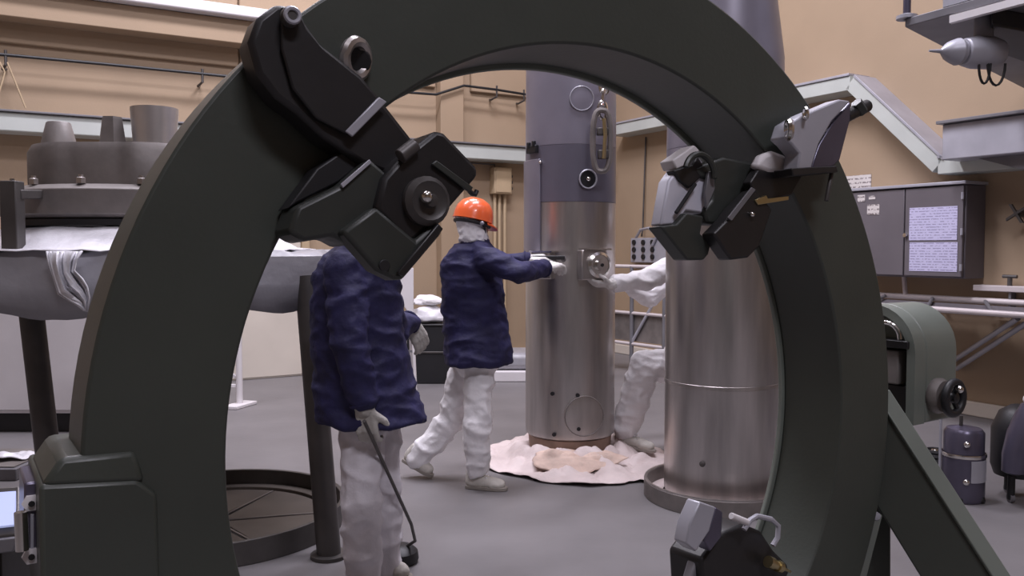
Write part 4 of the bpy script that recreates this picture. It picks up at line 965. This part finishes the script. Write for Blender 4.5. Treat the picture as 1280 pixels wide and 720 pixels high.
    for s_, ts in (('r', J.get('thumb_r', 1)), ('l', J.get('thumb_l', -1))):
        g = blob('glove', hand_fill(J['wr_' + s_], J['hd_' + s_], J['hu_' + s_], ts, J.get('curl_' + s_, .5), J.get('hs', 1.1)), M[glove], root, .0055, 3)
        def cf(bm): rcone(bm, J['wr_' + s_].lerp(J['el_' + s_], .16), .05, J['wr_' + s_], .042)
        blob('glove_cuff', cf, M[glove], root, .008, 3, wr_=.004, wscale=30)
    for s_ in ('r', 'l'):
        shoe(root, J['heel_' + s_], J['toe_' + s_])
    return root
# --- striding man at the far cask
Y = 5.25
f1 = V((.80, .6, 0)).normalized()
J = dict(pelvis=at(594, 440, 5.28), chest=at(590, 345, 5.26), neck=at(594, 303, 5.26), head=at(593, 278, 5.27), face=V((.86, .5, -.08)).normalized(),
    sh_r=at(606, 322, 5.12), el_r=at(648, 341, 5.02), wr_r=at(682, 335, 5.33), sh_l=at(592, 316, 5.42), el_l=at(628, 330, 5.62), wr_l=at(660, 324, 5.60),
    hd_r=V((.45, .55, .12)), hu_r=V((-.1, -.4, .9)), curl_r=.55, hd_l=V((.8, .1, .05)), hu_l=V((0, -.3, 1)), curl_l=.5, thumb_r=-1, thumb_l=1,
    hip_r=at(600, 452, 5.22), kn_r=at(597, 525, 5.12), an_r=at(596, 588, 5.17), hip_l=at(585, 448, 5.38), kn_l=at(563, 525, 5.44), an_l=at(521, 576, 5.42),
    heel_r=V((at(583, 610, 5.2).x, 5.20, .004)), toe_r=V((at(634, 614, 5.16).x, 5.13, .004)), heel_l=V((at(503, 590, 5.42).x, 5.44, .115)), toe_l=V((at(541, 606, 5.42).x, 5.40, .012)), seed=1, aw=.078, hipw=.104, hs=1.3)
J['torso'] = [(at(599, 455, 5.25), .215, .215, .2), (at(598, 440, 5.26), .215, .21, .2), (at(593, 400, 5.28), .205, .18, .2), (at(590, 360, 5.27), .20, .17, .25), (at(588, 330, 5.27), .19, .165, .3), (at(590, 312, 5.27), .15, .14, .3), (at(593, 302, 5.27), .09, .09, 0)]
man('man in orange helmet and navy jacket striding towards the far cask', J, jacket=True, helmet=True, trw=16)
# --- near man, seen from behind, head hidden by the clamp
J = dict(pelvis=at(455, 500, 3.64), chest=at(450, 365, 3.62), neck=at(452, 305, 3.62), head=at(455, 268, 3.63), face=V((.8, .6, -.2)).normalized(),
    sh_r=at(432, 338, 3.50), el_r=at(436, 425, 3.42), wr_r=at(456, 510, 3.42), sh_l=at(470, 340, 3.80), el_l=at(490, 415, 3.95), wr_l=at(513, 402, 4.12),
    hd_r=V((.1, .0, -1)), hu_r=V((-.15, -1, 0)), curl_r=.62, hd_l=V((.3, .15, -.6)), hu_l=V((.4, -.8, .3)), curl_l=.4, thumb_r=-1, thumb_l=1,
    hip_r=at(454, 512, 3.60), kn_r=at(452, 630, 3.50), an_r=at(454, 725, 3.54), hip_l=at(474, 510, 3.72), kn_l=at(478, 615, 3.74), an_l=at(480, 715, 3.76),
    heel_r=V((at(440, 730, 3.55).x, 3.56, .004)), toe_r=V((at(492, 735, 3.55).x, 3.44, .004)), heel_l=V((at(470, 730, 3.8).x, 3.80, .004)), toe_l=V((at(515, 730, 3.75).x, 3.72, .004)), seed=5, aw=.088, hipw=.104, hs=1.15)
J['torso'] = [(at(464, 526, 3.62), .25, .215, .15), (at(458, 500, 3.63), .228, .205, .15), (at(450, 440, 3.63), .205, .18, .15), (at(446, 390, 3.63), .195, .17, .2), (at(446, 345, 3.63), .19, .165, .3), (at(449, 322, 3.63), .155, .14, .3), (at(452, 305, 3.63), .095, .095, 0)]
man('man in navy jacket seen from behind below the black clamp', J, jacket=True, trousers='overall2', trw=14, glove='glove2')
# rod with dark floor head
hx = at(500, 700, 3.95).x
o = thing('floor_mop', 'thin dark rod ending in a black floor head beside the near man', 'mop', V((hx, 3.95, 0)))
a = at(457, 530, 3.36); b = at(514, 655, 3.78); d = (b - a).normalized()
part(MB().tube([a - d * .02, a, a.lerp(b, .5), b, at(519, 676, 3.88), V((hx + .03, 3.95, .075))], .0075, 8), 'rod', M['dgrey'], o)
part(MB().lathe(V((hx, 3.95, 0)), [(.082, .002), (.09, .02), (.085, .055), (.06, .078), (.02, .085)], 24), 'floor_head', M['rubber'], o)
# --- man in white overalls half behind the near cask
J = dict(pelvis=at(868, 452, 6.25), chest=at(872, 355, 6.2), neck=at(868, 312, 6.15), head=at(862, 285, 6.12), face=V((-.9, -.3, -.2)).normalized(),
    sh_r=at(868, 326, 6.38), el_r=at(812, 372, 6.35), wr_r=at(775, 350, 6.18), sh_l=at(858, 325, 5.98), el_l=at(808, 350, 5.86), wr_l=at(764, 355, 5.68),
    hd_r=V((-.9, -.3, .0)), hu_r=V((0, .4, .9)), curl_r=.4, hd_l=V((-1, -.12, .03)), hu_l=V((.0, -.35, -.9)), curl_l=.38, thumb_r=1, thumb_l=1,
    hip_r=at(876, 458, 6.34), kn_r=at(890, 500, 6.25), an_r=at(905, 540, 6.3), hip_l=at(858, 456, 6.14), kn_l=at(806, 458, 5.98), an_l=at(782, 536, 6.02),
    heel_l=V((at(776, 566, 6.0).x, 6.04, .075)), toe_l=V((at(818, 566, 5.9).x, 5.86, .06)), heel_r=V((at(912, 566, 6.3).x, 6.36, .004)), toe_r=V((at(870, 566, 6.3).x, 6.24, .004)), seed=9, aw=.082, hipw=.14, knw=.118)
J['an_r'] = J['heel_r'] + V((0, 0, .09)); J['kn_r'] = J['hip_r'].lerp(J['an_r'], .5) + V((-.06, 0, 0))
J['torso'] = [(J['pelvis'] + V((0, 0, -.08)), .19, .17, .2), (J['pelvis'] + V((0, 0, .1)), .185, .165, .2), (J['chest'], .19, .165, .2), (J['chest'] + V((0, 0, .15)), .16, .14, .2), (J['neck'], .09, .09, 0)]
man('man in white overalls leaning out from behind the large cask', J, trw=14)


# white easel behind the near man
q = atz(512, 490, 0)
o = thing('white_easel', 'slim white easel with a board standing beside the black trunk', 'easel', (q.x, q.y, 0))
bz0 = at(505, 395, q.y).z; bz1 = at(505, 335, q.y).z
part(MB().prism([V((q.x - .16, q.y + .01, bz1)), V((q.x + .045, q.y + .01, bz1)), V((q.x + .045, q.y + .01, bz0)), V((q.x - .02, q.y + .01, bz0 + .05)), V((q.x - .16, q.y + .01, bz0 + .25))], (0, .03, 0)), 'board', M['whitep'], o, bevel=.004)
for dx0, dx1, dy in ((-.02, -.09, .0), (.02, .055, .0), (0, 0, .2)):
    part(MB().cyl((q.x + dx0, q.y + .06 , bz0 + .1), (q.x + dx1, q.y + .06 + dy, .004), .018, n=10), 'leg', M['whitep'], o)
part(MB().beam((q.x - .06, q.y + .06, .42), (q.x + .045, q.y + .06, .42), V((0, .01, 0)), .012), 'cross_bar', M['mgrey'], o)
